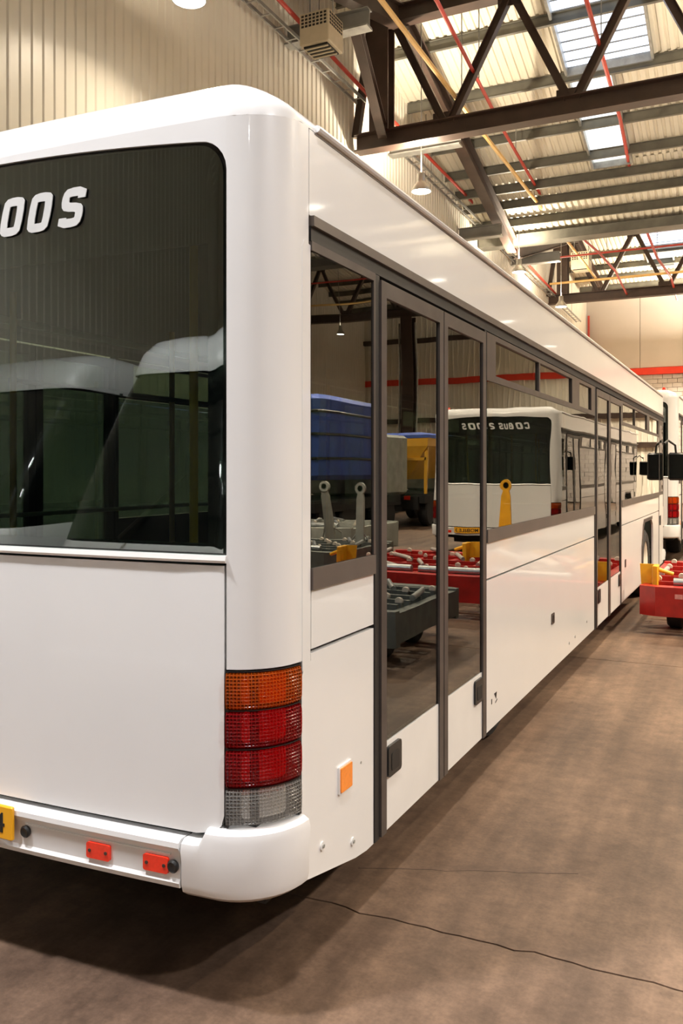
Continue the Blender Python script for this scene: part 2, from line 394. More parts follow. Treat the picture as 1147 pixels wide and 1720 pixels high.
for i, (x0, x1, y0, y1, k) in enumerate(RL):
    n = 1; o = MB()
    o.add([(x0, y0, zroof(y0)), (x1, y0, zroof(y0)), (x1, y1, zroof(y1)), (x0, y1, zroof(y1))], [(0, 1, 2, 3)])
    w = o.build('window_%d' % (i + 1), M[k], None, False); tag(w, 'rooflight pane in the corrugated roof', 'window', 'rooflight panes in the roof', 'structure')
    f = MB()
    for xx in (x0, x1): f.bar((xx, y0, zroof(y0) - .05), (xx, y1, zroof(y1) - .05), .06, .22)
    for yy in (y0, y1): f.bar((x0, yy, zroof(yy) - .05), (x1, yy, zroof(yy) - .05), .06, .22)
    f.build('window_frame', M['galv'], w, False)
    if k == 'skyglass':
        for j in range(9):
            yy = y0 + (y1 - y0) * (j + .5) / 9
            MB().bar((x0, yy, zroof(yy) + .10), (x1, yy, zroof(yy) + .10), .06, .015).build('louvre_blade', M['galv'], w, False)
pur = None
def purlin(y):
    z = zroof(y) - .14
    MB().ibeam((WX + .05, y, z), (RX - .05, y, z), .09, .26, .015).build('purlin', M['purlin'], ce, False)
for y in (19.7, 21.55, 23.35, 24.6, 25.55, 26.35, 27.3, 29.6, 31.2, 32.8, 34.4, 36, 37.4, 39.6, 41.95, 43.4, 44.8, 46.2, 47.6,
          9.4, 11, 12.6, 14.2, 15.8, 17.2, 6.5, 4.8, 3.0, 1.2, -.6, -3.5, -6.5, -9.5, -12.5, -15.5): purlin(y)
for y in YV[:2]:
    MB().prism([(y - .35, ZV - .02), (y + .35, ZV - .02), (y + .3, ZV - .3), (y - .3, ZV - .3)], 'x', WX + .05, RX - .05).build('valley_gutter', M['purlin'], ce, False)

# lattice trusses
def truss(Y, label):
    t = empty('roof_truss', (0, Y, 0)); tag(t, label, 'roof truss', 'brown lattice trusses under the roof')
    P = lambda x, z: (x, 0, z)
    MB().ibeam(P(WX + .1, 9.33), P(RX - .1, 9.33), .34, .40, .03).build('bottom_chord', M['steel'], t, False)
    MB().ibeam(P(WX + .1, 12.1), P(RX - .1, 12.1), .34, .38, .03).build('top_chord', M['steel'], t, False)
    MB().ibeam(P(-7.77, 9.5), P(-7.77, 11.95), .46, .42, .04, (0, 1, 0)).build('post', M['steel'], t, False)
    MB().bar(P(-8.05, 11.9), P(-8.42, 9.5), .16, .16).build('diagonal', M['steel'], t, False)
    x = -7.5; up = False; first = True
    while x < RX - 1.5:
        a, b = (P(x + .05, 11.95), P(x + 1.22, 9.5)) if not up else (P(x + .03, 9.5), P(x + 1.33, 11.95))
        MB().ibeam(a, b, .18, .17, .02).build('diagonal', M['steel'], t, False)
        MB().box(b[0] - .25, b[0] + .25, -.012, .012, b[2] - (.02 if not up else .22), b[2] + (.22 if not up else .02)).build('gusset_plate', M['steel'], t, False)
        x += 1.36; up = not up
    return t
truss(YR[0], 'nearer brown steel lattice truss crossing the roof above the white bus')
truss(YR[1], 'farther brown steel lattice truss crossing near the far wall')
truss(-2.2, 'brown steel lattice truss above and behind the viewer')
# rafters (inclined I beams) along x=-7.3
def rafter(p0, p1, label, w=.30, h=.50):
    o = MB().ibeam((0, 0, 0), Vector(p1) - Vector(p0), w, h, .03).build('rafter', M['steel'], None, False); o.location = p0
    return tag(o, label, 'rafter')
rafter((-7.3, 18.35, 12.0), (-7.3, 28.0, 9.15), 'brown inclined rafter falling from the nearer truss to the roof valley')
rafter((-7.3, 28.7, 9.15), (-7.3, 38.3, 12.0), 'brown inclined rafter rising from the roof valley to the farther truss')
rafter((-7.15, 15.45, 10.5), (-7.7, 18.1, 9.45), 'pale brown flanged strut rising towards the viewer from the nearer truss foot', .2, .3)
rafter((-7.3, 38.7, 12.0), (-7.3, 45.6, 11.0), 'brown inclined rafter between the farther truss and the far wall')
rafter((-7.3, 8.3, 9.3), (-7.3, 18.05, 12.0), 'brown inclined rafter rising from behind up to the nearer truss')
# short grey cross ducts at the wall
for (y, z, x1, lab) in ((15.05, 10.42, -6.68, 'grey sheet steel cross beam behind the beige heater near the wall'),
                        (20.4, 9.98, -6.6, 'grey sheet steel cross beam just beyond the nearer truss'),
                        (26.0, 9.18, -7.1, 'grey sheet steel cross beam under the roof valley'),
                        (32.4, 9.75, -6.65, 'grey sheet steel cross beam before the farther truss')):
    g = empty('cross_beam', (WX, y, z)); tag(g, lab, 'beam', 'grey cross beams at the side wall')
    w = x1 - WX
    MB().ibeam((.03, 0, 0), (w, 0, 0), .22, .34, .02).build('web', M['greybeam'], g, False)
    MB().box(.03, w, -.14, .14, -.20, -.165).build('pale_flange', M['galv'], g, False)
# columns
for (x, y, lab) in ((12.3, 38.5, 'dark steel column under the farther truss far to the right'), (12.3, 18.2, 'dark steel column under the nearer truss far to the right')):
    c_ = MB().ibeam((0, 0, 0), (0, 0, 9.1), .6, .6, .05, (0, 1, 0)).build('steel_column', M['steel'], None, False); c_.location = (x, y, 0); tag(c_, lab, 'column')
    MB().cyl((-.42, -.1, .2), (-.42, -.1, 8.8), .06).build('conduit', M['galv'], c_)
    MB().cyl((.45, -.1, .2), (.45, -.1, 8.8), .05).build('conduit', M['galv'], c_)
# pipes and trays
def pipe(name, pts, r, m, label, hang=None, group=None):
    p0 = Vector(pts[0]); o = MB().tube([Vector(p) - p0 for p in pts], r).build(name, m); o.location = p0
    tag(o, label, 'pipe', group)
    for p in hang or []:
        MB().cyl(Vector(p) - p0, Vector((p[0], p[1], zroof(p[1]) - .05)) - p0, .012, 6).build('hanger_rod', M['galv'], o)
    return o
pipe('sprinkler_pipe', [(-5.30, 9, 10.5), (-5.38, 15.2, 10.5), (-5.86, 21.6, 10.45), (-6.05, 27.6, 10.15), (-5.55, 29.4, 9.75), (-5.1, 31.5, 9.5), (-4.9, 34.0, 9.35), (-5.1, 39, 9.3)], .042, M['red_pipe'],
     'red sprinkler pipe running away beside the ochre pipe', [(-5.6, 18.6, 10.5), (-5.9, 23, 10.4), (-6.03, 26.5, 10.2)], 'red sprinkler pipes')
pipe('sprinkler_pipe', [(-2.7, 9, 10.5), (-2.88, 16.4, 10.5), (-3.1, 22.3, 10.5), (-3.55, 29.4, 10.3), (-3.3, 33, 9.45), (-3.1, 36, 9.35), (-3.35, 42, 9.55)], .045, M['red_pipe'],
     'red sprinkler pipe crossing in front of the bright rooflight', [(-2.95, 18.5, 10.5), (-3.2, 24, 10.45), (-3.4, 27, 10.35), (-3.3, 33, 9.45)], 'red sprinkler pipes')
pipe('sprinkler_pipe', [(-7.85, 9, 10.55), (-8.0, 14, 10.5), (-8.15, 19, 10.45), (-8.1, 27, 10.2), (-8.1, 35, 9.75), (-8.1, 40, 9.55)], .045, M['red_pipe'],
     'red sprinkler pipe high along the side wall behind the heater', [(-8.1, 22, 10.4), (-8.1, 30, 10.1)], 'red sprinkler pipes')
pipe('sprinkler_pipe', [(-8.4, 32.6, 9.75), (18.5, 32.6, 9.75)], .035, M['red_pipe'],
     'thin red pipe crossing the hall in front of the farther truss', [(-5, 32.6, 9.75), (-2.4, 32.6, 9.75), (3, 32.6, 9.75)], 'red sprinkler pipes')
pipe('drop_pipe', [(-8.35, 48.2, 10.2), (-8.35, 48.2, 0)], .06, M['red_pipe'], 'red vertical pipe in the far corner of the hall')
pipe('gas_pipe', [(-5.9, 9, 10.05), (-5.94, 13.9, 10), (-6.05, 20.6, 10), (-6.15, 30, 9.98), (-6.23, 37.7, 9.95)], .05, M['yellow_pipe'], 'ochre gas pipe running the length of the hall under the roof',
     [(-6, 18.6, 10), (-6.1, 26, 10)])
pipe('gas_pipe', [(-8.2, 37.8, 9.9), (18.5, 37.8, 9.9)], .05, M['yellow_pipe'], 'ochre gas pipe crossing the hall in front of the farther truss')
pipe('gas_pipe', [(-5.2, 30.4, 9.85), (18.5, 30.4, 9.85)], .04, M['yellow_pipe'], 'ochre gas pipe crossing under the roof valley')
def tray(p0, p1, label):
    p0, p1 = Vector(p0), Vector(p1); t = empty('cable_tray', p0); tag(t, label, 'cable tray'); d = p1 - p0
    for dx in (-.11, .11): MB().bar((dx, 0, 0), d + Vector((dx, 0, 0)), .03, .07).build('tray_rail', M['galv'], t, False)
    b = MB(); n = int(d.length / .5)
    for i in range(n): q = d * ((i + .5) / n); b.box(q.x - .1, q.x + .1, q.y - .02, q.y + .02, q.z - .03, q.z - .015)
    tag(b.build('tray_rungs', M['galv'], t, False), kind='stuff')
    for i in range(int(d.length / 4)):
        q = d * ((i + .6) * 4 / d.length); MB().cyl(q, (q.x, q.y, zroof(p0.y + q.y) - p0.z - .05), .01, 6).build('hanger_rod', M['galv'], t)
tray((-8.2, 9.5, 10.22), (-8.2, 18.0, 10.22), 'galvanised cable tray along the side wall before the nearer truss')
tray((-8.2, 20.3, 10.0), (-8.2, 44.5, 9.3), 'galvanised cable tray along the side wall beyond the nearer truss')
# beige air heater units
def heater(loc, label, s=1.0):
    h = empty('air_heater', loc); tag(h, label, 'heater', 'beige air heaters under the roof')
    a = .36 * s; z0, z1 = -.36 * s, .34 * s
    MB().cbox(-a, a, -a, a, z0, z1, .015).build('casing', M['beige'], h, False)
    g = MB()
    for i in range(7):
        for k in range(4):
            x0 = -a + .05 * s + i * .092 * s; zz = .02 * s + k * .075 * s; g.box(x0, x0 + .06 * s, -a - .006, -a + .002, zz, zz + .045 * s)
    tag(g.build('grille_slots', M['black'], h, False), kind='stuff')
    g = MB()
    for i in range(7):
        for k in range(4):
            x0 = -a + .05 * s + i * .092 * s; zz = .02 * s + k * .075 * s; g.box(a - .002, a + .006, x0, x0 + .06 * s, zz, zz + .045 * s)
    tag(g.build('grille_slots', M['black'], h, False), kind='stuff')
    MB().box(-a * .8, a * .8, -a * .8, a * .8, z0 - .03, z0 + .004).build('outlet', M['black'], h, False)
    for k in range(4): MB().box(-a * .78, a * .78, -a * .7 + k * a * .4, -a * .6 + k * a * .4, z0 - .05, z0 - .028).build('outlet_vane', M['beige'], h, False)
    for sx in (-1, 1): MB().cyl((sx * a * .8, 0, z1), (sx * a * .8, 0, zroof(loc[1]) - loc[2] - .1), .015, 6).build('hanger_rod', M['galv'], h)
heater((-7.43, 14.5, 10.02), 'beige louvred air heater hanging at the wall before the nearer truss', .85)
heater((-6.6, 36.4, 10.4), 'beige air heater hanging in front of the farther truss', 1.0)

# high bay lamps
def lamp_fix(loc, label, group='high bay lamps'):
    o = empty('high_bay_lamp', loc); tag(o, label, 'lamp', group); return o
lamp_shade_me = lamp_glow_me = None
def lamp(loc, label, power=1.0):
    global lamp_shade_me, lamp_glow_me
    o = lamp_fix(loc, label)
    if lamp_shade_me is None:
        a = MB().lathe([(.06, .44), (.085, .42), (.09, .25), (.12, .20), (.20, .10), (.235, 0), (.225, 0), (.19, .095), (.11, .19), (.03, .20)], n=28).build('lamp_shade', M['lamp_shade'], o)
        b = MB().lathe([(.02, -.005), (.2, .02), (.205, .04), (.02, .06)], n=24).build('lamp_lens', M['lamp_glow'], o)
        lamp_shade_me, lamp_glow_me = a.data, b.data
    else:
        for nm, me in (('lamp_shade', lamp_shade_me), ('lamp_lens', lamp_glow_me)):
            c = bpy.data.objects.new(nm, me); C.objects.link(c); c.parent = o
    MB().cyl((0, 0, .43), (0, 0, zroof(loc[1]) - loc[2] - .05), .012, 6).build('hanger_rod', M['galv'], o)
    col = LAMP_BACK if loc[1] < 3 else LAMP_COL
    ld = bpy.data.lights.new('lamp_light', 'AREA'); ld.shape = 'DISK'; ld.size = .42; ld.energy = LAMP_DOWN * power; ld.color = col; ld.spread = R(142)
    l = bpy.data.objects.new('lamp_light', ld); C.objects.link(l); l.parent = o; l.location = (0, 0, -.02)
    lb = bpy.data.lights.new('lamp_up_light', 'AREA'); lb.shape = 'DISK'; lb.size = .2; lb.energy = LAMP_UP * power; lb.color = col  # upward light added above the opaque shade to brighten the roof
    l = bpy.data.objects.new('lamp_up_light', lb); C.objects.link(l); l.parent = o; l.location = (0, 0, .46); l.rotation_euler = (PI, 0, 0)
names = {9.7: ('high bay lamp by the side wall, nearest of the row above the bus', .14), 18.7: ('high bay lamp just under the nearer truss by the side wall', 1.0),
         27.7: ('high bay lamp under the roof valley by the side wall', .8), 34.3: ('high bay lamp before the farther truss by the side wall', .8)}
for y in names: lamp((-7.0, y, 8.2), *names[y])
lamp((-3.6, .4, 7.6), 'added unseen lamp lighting the shuttle buses behind the viewer', .78)  # placed here to brighten the shuttle bus roofs more than the wall
lamp((3.7, 12.6, 8.2), 'added unseen lamp above the red cargo dolly', 1.1)  # extra lamp, added to brighten the second bus's rear and the dollies
lamp((-2.6, 43.5, 8.2), 'high bay lamp in front of the far wall', 4.6)
ordn = ('first', 'second', 'third', 'fourth', 'fifth', 'sixth', 'seventh')
for r_, (xx, pw) in enumerate(((.4, .5), (7.0, 1.9), (15.0, .35))):
    for k, y in enumerate((-8.3, .7, 9.7, 18.7, 27.7, 36.7, 45.0)):
        lamp((xx, y, 8.2), 'high bay lamp in the %s row right of the bus, %s from the back wall' % (ordn[r_], ordn[k]), pw * (.15 if y < 0 else .65 if y < 3 else (1.9 if xx < 3 else .2) if y > 30 else 1.0))

# ------------------------------------------------------------------ apron bus
HW, RC, BOW, SF = 1.35, .22, .04, 12.3        # half width, corner radius, rear bow, flank length
ARC = RC * PI / 2
YF = SF + 2 * RC                              # front plane
def sx(x): return -ARC - (HW - RC - x)        # perimeter coordinate of a point x on the rear
S_LEFT = sx(-(HW - RC))                       # where the left corner begins
def peri(s):
    """plan point and outward normal: s>0 runs forward along the right flank, s<0 round the corner and across the rear"""
    if s >= 0: return (HW, RC + s), (1, 0)
    if s > -ARC:
        a = -s / RC; return (HW - RC + RC * math.cos(a), RC - RC * math.sin(a)), (math.cos(a), -math.sin(a))
    if s >= S_LEFT:
        x = HW - RC + (s + ARC); k = x / (HW - RC); y = -BOW * (1 - k * k)
        return (x, y), (0, -1)
    if s > S_LEFT - ARC:
        a = (S_LEFT - s) / RC; return (-(HW - RC) - RC * math.sin(a), RC - RC * math.cos(a)), (-math.sin(a), -math.cos(a))
    return (-HW, RC + (S_LEFT - ARC - s)), (-1, 0)
def P3(s, z, d, sg=1, front=False):
    (x, y), (nx, ny) = peri(s); x += nx * d; y += ny * d
    if front: y = YF - y
    return (sg * x, y, z)
BREAKS = [-ARC * i / 9 for i in range(10)] + [sx(-1.1 + .1 * i) for i in range(23)] + [S_LEFT - ARC * i / 9 for i in range(10)]
def v0(s):
    n = peri(s)[1]; return 2.97 - .03 * abs(n[1])
def panel(name, polys, m, parent, th=.02, off=0, sg=1, front=False, smooth=True):
    """flat outlines in (s, z) wrapped on the body surface, with thickness"""
    if isinstance(polys[0][0], (int, float)): polys = [polys]
    V, F = [], []
    for poly in polys:
        bm = bmesh.new(); bm.faces.new([bm.verts.new((s, z, 0)) for s, z in poly])
        lo, hi = min(p[0] for p in poly), max(p[0] for p in poly)
        for b in BREAKS:
            if lo + 1e-4 < b < hi - 1e-4:
                bmesh.ops.bisect_plane(bm, geom=bm.verts[:] + bm.edges[:] + bm.faces[:], plane_co=(b, 0, 0), plane_no=(1, 0, 0), dist=1e-6)
        for zc in ((1.55, 1.8, 2.05, 2.3, 2.55, 2.7, 2.8) if name == 'rear_window' else ()):
            bmesh.ops.bisect_plane(bm, geom=bm.verts[:] + bm.edges[:] + bm.faces[:], plane_co=(0, zc, 0), plane_no=(0, 1, 0), dist=1e-6)
        bm.verts.index_update(); n = len(bm.verts); base = len(V)
        V += [P3(v.co.x, v.co.y, off, sg, front) for v in bm.verts] + [P3(v.co.x, v.co.y, off - th, sg, front) for v in bm.verts]
        for f in bm.faces:
            ids = [v.index for v in f.verts]; F.append([base + i for i in ids]); F.append([base + n + i for i in ids[::-1]])
        for e in bm.edges:
            if len(e.link_faces) == 1:
                a, b = e.verts[0].index, e.verts[1].index; F.append([base + a, base + b, base + n + b, base + n + a])
        bm.free()
    return MB().add(V, F).build(name, m, parent, smooth)
def strip(name, ss, zlo, zhi, m, parent, th=.02, off=0, nz=1):
    """closed wrapped sheet between two height curves along the perimeter"""
    n = len(ss); V, F = [], []
    for d in (off, off - th):
        for s in ss:
            a, b = zlo(s), zhi(s); V += [P3(s, a + (b - a) * k / nz, d) for k in range(nz + 1)]
    q = nz + 1; N_ = n * q
    for i in range(n - 1):
        for k in range(nz):
            a = i * q + k; F += [(a, a + q, a + q + 1, a + 1), (N_ + a, N_ + a + 1, N_ + a + q + 1, N_ + a + q)]
        a = i * q; F.append((a, N_ + a, N_ + a + q, a + q)); a += nz; F.append((a, a + q, N_ + a + q, N_ + a))
    for a, rev in ((0, 0), ((n - 1) * q, 1)):
        for k in range(nz): F.append((a + k, a + k + 1, N_ + a + k + 1, N_ + a + k))
    return MB().add(V, F).build(name, m, parent)
def x_of(s): return HW - RC + (s + ARC)
def win_z(s, g=0, r=.10):
    """top edge of the rear window opening at s, inset by g, with rounded corners"""
    x = abs(x_of(s)); w = WX0 - g; zt = win_top(min(x, w - r)) - g; e = max(x - (w - r), 0)
    return zt - r + math.sqrt(max(r * r - e * e, 0))
def wspan(g):
    w = WX0 - g; xs = [w - .1 * (1 - math.cos(R(90 * i / 6))) for i in range(7)] + [1.0 - .1 * i for i in range(21)] + [-w + .1 * (1 - math.sin(R(90 * i / 6))) for i in range(7)]
    return [sx(x) for x in sorted(set(xs), reverse=True)]
def rect(s0, s1, z0, z1): return [(s0, z0), (s1, z0), (s1, z1), (s0, z1)]
def rrect(s0, s1, z0, z1, r, n=5):
    out = []
    for cx, cz, a0 in ((s1 - r, z0 + r, -90), (s1 - r, z1 - r, 0), (s0 + r, z1 - r, 90), (s0 + r, z0 + r, 180)):
        for i in range(n + 1): a = R(a0 + 90 * i / n); out.append((cx + r * math.cos(a), cz + r * math.sin(a)))
    return out
def sweep(name, ss, prof, m, parent, sg=1, front=False, uv=False):
    rings = [[P3(s, z, d, sg, front) for d, z in (prof(s) if callable(prof) else prof)] for s in ss]
    o = MB().loft(rings).build(name, m, parent)
    if uv:
        me = o.data; l = me.uv_layers.new(name='UVMap'); n = len(rings[0])
        for poly in me.polygons:
            for li in poly.loop_indices:
                k = me.loops[li].vertex_index; s = ss[k // n]; l.data[li].uv = (s, me.vertices[k].co.z)
    return o
def srange(a, b, n): return [a + (b - a) * i / n for i in range(n + 1)]
WX0 = 1.19                                   # half width of the rear window opening
def win_top(x): return 2.918 - .05 * (abs(x) / 1.1) ** 2
def window_outline(g):
    """rear window outline shrunk by g, going up the right edge and down the left"""
    w = WX0 - g; r = .10; pts = []
    zt = win_top(w - r) - g
    for i in range(7): a = R(90 * i / 6); pts.append((w - r + r * math.cos(a), zt - r + r * math.sin(a)))
    top = [(x, win_top(x) - g) for x in (.9, .6, .3, 0, -.3, -.6, -.9)]
    return [(sx(x), z) for x, z in pts + top + [(-x, z) for x, z in pts[::-1]]]

def leaf(root, s0, s1, sg, name='door_leaf', tilt=0):
    fr = MB(); 
    w = .055
    f = panel(name, [rect(s0, s0 + w, .285, 2.565), rect(s1 - w, s1, .285, 2.565), rect(s0 + w, s1 - w, 2.50, 2.565)], M['frame'], root, .045, .012, sg)
    panel('glass_pane', rect(s0 + w - .005, s1 - w + .005, .66, 2.505), M['glass_side'], f, .006, .002 + 0, sg)
    panel('kick_panel', rect(s0 + w, s1 - w, .287, .655), M['white_door'], f, .03, .004, sg)
    hs = s0 + w + .012 if s0 < 1.2 or 5.8 < s0 < 6.2 else s1 - w - .155
    h = panel('handle', rrect(hs, hs + .145, .505, .635, .018), M['black'], f, .02, .016, sg)
    panel('grip_recess', rrect(hs + .03, hs + .115, .525, .60, .012), M['rubber'], h, .004, .018, sg)
    return f

def bay(root, s0, s1, panes, arch, sg):
    """fixed side glass with sliding hopper panes above, waist trim and white panels below"""
    fr = [rect(s0, s1, 2.545, 2.575), rect(s0, s1, 2.30, 2.34)]
    e = [s0] + [v for p in panes for v in p] + [s1]
    for a, b in zip(e[::2], e[1::2]):
        if b - a > .005: fr.append(rect(a, b, 2.34, 2.545))
    f = panel('window_frame', fr, M['frame'], root, .03, .006, sg)
    for a, b in panes:
        panel('hopper_pane', rect(a - .003, b + .003, 2.337, 2.548), M['glass_hop'], f, .005, -.008, sg)
        panel('hopper_edge', rect(b - .07, b, 2.34, 2.545), M['rubber'], f, .004, -.014, sg)
    panel('window_pane', rect(s0 + .004, s1 - .004, 1.448, 2.298), M['glass_side'], root, .006, .004, sg)
    panel('waist_trim', rect(s0, s1, 1.372, 1.446), M['band'], root, .03, .012, sg)
    panel('upper_side_panel', rect(s0, s1, 1.165, 1.37), M['white'], root, .025, 0, sg)
    if arch:
        a0, a1 = arch
        lo = [(s0, .285), (a0, .285), (a0, .78), (a0 + .13, 1.02), (a0 + .22, 1.08), (a1 - .22, 1.08), (a1 - .05, 1.0), (a1, .85), (a1, .285), (s1, .285), (s1, 1.153), (s0, 1.153)]
        panel('wheel_arch_trim', [[(a0 - .05, .285), (a0, .285), (a0, .78), (a0 - .05, .79)], [(a0 - .05, .79), (a0, .78), (a0 + .13, 1.02), (a0 + .10, 1.06)],
                                  [(a0 + .10, 1.06), (a0 + .13, 1.02), (a0 + .22, 1.08), (a0 + .20, 1.125)], [(a0 + .20, 1.125), (a0 + .22, 1.08), (a1 - .22, 1.08), (a1 - .2, 1.125)]],
              M['frame'], root, .03, .012, sg)
    else: lo = rect(s0, s1, .285, 1.153)
    panel('lower_side_panel', lo, M['white'], root, .025, 0, sg)
    parts = [rect(s0, s1, 1.1, 1.445), rect(s0, arch[0] if arch else s1, .32, 1.1)]
    if arch: parts.append(rect(arch[1], s1, .32, 1.1))
    panel('side_lining', parts, M['rubber'], root, .01, -.028, sg)

def make_bus():
    root = empty('airport_bus')
    W_ = M['white']
    # ---- rear
    E_ = srange(.055, sx(WX0), 9)
    sr = strip('rear_surround', wspan(0), lambda s: win_z(s), v0, W_, root, .03)
    strip('corner_pillar', E_, lambda s: 1.137, v0, W_, root, .03)
    strip('corner_pillar', srange(sx(-WX0), S_LEFT - ARC - .055, 9), lambda s: 1.137, v0, W_, root, .03)
    rw = strip('rear_window', wspan(.012), lambda s: 1.515, lambda s: win_z(s, .012), M['glass_rear'], root, .006, -.002, 6)
    strip('black_border', wspan(-.012), lambda s: 2.535, lambda s: win_z(s, -.012), M['frit'], rw, .012, -.012)
    for sg in (1, -1): panel('black_border', rect(sx(WX0 + .012), sx(1.115), 1.50, 2.535)[::-1], M['frit'], rw, .012, -.012, sg)
    panel('black_border', rect(sx(-1.115), sx(1.115), 1.48, 1.545), M['frit'], rw, .012, -.012)
    sweep('window_strip', srange(sx(-1.19), sx(1.19), 12), [(-.01, 1.482), (.012, 1.484), (.014, 1.492), (.008, 1.507), (-.01, 1.509)], M['chrome'], root)
    rp = [(sx(1.08), .590), (sx(1.145), .602), (sx(1.172), .625), (sx(1.182), .66), (sx(1.182), 1.474), (sx(-1.182), 1.474), (sx(-1.182), .66), (sx(-1.172), .625), (sx(-1.145), .602), (sx(-1.08), .590)]
    panel('rear_panel', rp[::-1], W_, root, .03)
    panel('rear_lining', rect(S_LEFT - ARC - .05, .05, .40, 1.50), M['rubber'], root, .01, -.045)
    # bumper: middle piece and two wrapped corners
    mid = [(-.03, .572), (.022, .572), (.038, .562), (.04, .545), (.026, .522), (.026, .44), (.034, .428), (.03, .412), (-.03, .405)]
    bp = sweep('bumper', srange(sx(-1.036), sx(1.036), 14), mid, M['bumper'], root)
    for sg in (1, -1):
        for a, b in ((.38, .92),): 
            panel('bumper_ridge', [rect(sx(a), sx(b + .08), .514, .520)], M['bumper'], bp, .01, .030, sg)
        for xc in (.71, .945):
            rf = panel('reflector', rrect(sx(xc - .049), sx(xc + .049), .452, .506, .008), M['red_refl'], bp, .012, .036, sg)
            for dx in (-.034, .034): MB().cyl(P3(sx(xc + dx), .479, .034, sg), P3(sx(xc + dx), .479, .039, sg), .006, 8).build('screw', M['steel'], rf)
        for xc in (.385, 1.012):
            sn = MB().lathe([(.020, .0), (.022, .010), (.016, .016), (.006, .013)], 'y', n=16)
            sn.v = [(x + sg * xc, -.026 - BOW * (1 - (xc / 1.13) ** 2) - y, z + (.492 if xc < .5 else .481)) for x, y, z in sn.v]
            sn.build('parking_sensor', M['black'], bp)
        def corner(s):
            x = (HW - RC) + (s + ARC) if s < -ARC else 9
            k = min(max((x - 1.09) / .10, 0), 1); zt = .572 + (.618 - .572) * k * k * (3 - 2 * k)
            e = min(max((s + .06) / .06, 0), 1)
            return [(-.04, zt), (.012, zt), (.03, zt - .012), (.036, zt - .035), (.03, .50), (.03, .425), (.022, .398), (-.005, .378), (-.04, .372)]
        sweep('bumper_corner', srange(sx(1.042), -ARC, 4) + srange(-ARC, .002, 10)[1:], corner, M['bumper'], root, sg)
        # tail lamp stack wrapped round the corner
        tl = panel('tail_lamp', rect(sx(1.186), -.004, .622, 1.132), M['lamp_back'], root, .01, -.030, sg)
        for z0, z1 in ((1.025, 1.11), (.90, .985), (.772, .855), (.65, .73)): panel('reflector', rrect(-.238, -.06, z0 - .008, z1 + .008, .015), M['reflector'], tl, .006, -.022, sg)
        ss = srange(sx(1.19), -.012, 14)
        for nm, z0, z1, m in (('amber_lens', 1.006, 1.128, 'lens_amber'), ('red_lens', .880, 1.001, 'lens_red'), ('red_lens', .752, .875, 'lens_red'), ('clear_lens', .628, .747, 'lens_clear')):
            sweep(nm, ss, [(-.004, z0), (.006, z0 + .004), (.011, z0 + .02), (.012, (z0 + z1) / 2), (.011, z1 - .02), (.006, z1 - .004), (-.004, z1)], M[m], tl, sg, uv=True)
            sweep('lens_rim', ss, [(-.012, z1 + .001), (.004, z1 + .001), (.004, z1 + .004), (-.012, z1 + .004)], M['black'], tl, sg)
        panel('lamp_housing', [rect(sx(1.196), sx(1.188), .622, 1.132), rect(-.013, .0, .622, 1.132)], M['black'], tl, .03, .002, sg)
        # ---- flanks
        panel('quarter_panel', [(.006, .385), (.06, .372), (.44, .292), (.545, .279), (.612, .279), (.612, 1.150), (.072, 1.150), (.072, 1.125), (.02, 1.105), (.006, 1.08)], M['white'], root, .025, .0, sg)
        qp = panel('quarter_upper_panel', rect(.075, .612, 1.165, 1.368), W_, root, .025, 0, sg)
        panel('corner_strip', [(.008, 1.10), (.066, 1.12), (.066, 2.565), (.02, 2.575), (.008, 2.55)], W_, root, .02, .0015, sg)
        panel('waist_trim', rect(.07, .615, 1.37, 1.446), M['band'], root, .03, .010, sg)
        panel('window_pane', rect(.07, .612, 1.448, 2.548), M['glass_side'], root, .006, .002, sg)
        panel('pane_surround', [rect(.066, .616, 2.548, 2.58), rect(.598, .616, 1.448, 2.548)], M['frame'], root, .03, .008, sg)
        panel('side_lining', rect(.04, .612, .40, 1.445), M['rubber'], root, .01, -.028, sg)
        mk = panel('side_marker', rrect(.283, .392, .585, .69, .006), M['white'], root, .012, .008, sg)
        panel('marker_lens', rrect(.290, .385, .592, .683, .005), M['orange_refl'], mk, .008, .013, sg)
        for s_, z_ in ((.155, .45), (.41, .368)):
            bt = MB().cyl(P3(s_, z_, .0, sg), P3(s_, z_, .006, sg), .016, 14).build('bolt', M['white'], root)
            MB().cyl(P3(s_, z_, .004, sg), P3(s_, z_, .010, sg), .007, 8).build('bolt_head', M['galv'], bt)
        MB().cyl(P3(.49, .645, -.002, sg), P3(.49, .645, .002, sg), .005, 8).build('screw', M['galv'], root)
        for a, b in ((.617, .664), (2.172, 2.205), (5.80, 5.862), (7.528, 7.56), (11.625, 11.66)):
            panel('door_post', rect(a, b, .28, 2.58), M['rubber'], root, .05, .004, sg)
        leaf(root, .668, 1.440, sg); leaf(root, 1.452, 2.168, sg); leaf(root, 5.866, 6.66, sg); leaf(root, 6.672, 7.524, sg)
        for a, b in ((1.441, 1.451), (6.661, 6.671)): panel('door_seal', rect(a, b, .29, 2.56), M['rubber'], root, .04, .006, sg)
        bay(root, 2.208, 5.796, [(2.39, 3.50), (3.54, 4.70), (5.02, 5.61)], None, sg)
        bay(root, 7.563, 11.622, [(7.66, 8.72), (8.77, 10.02), (10.32, 11.52)], (9.50, 10.86), sg)
        fl_ = panel('recess_latch', rrect(3.92, 4.02, .63, .71, .012), M['frame'], root, .01, .006, sg)
        panel('latch_pad', rrect(3.945, 3.985, .645, .695, .01), M['black'], fl_, .004, .009, sg)
        panel('recess_latch', rrect(7.86, 7.94, .66, .75, .012), M['black'], root, .01, .006, sg)
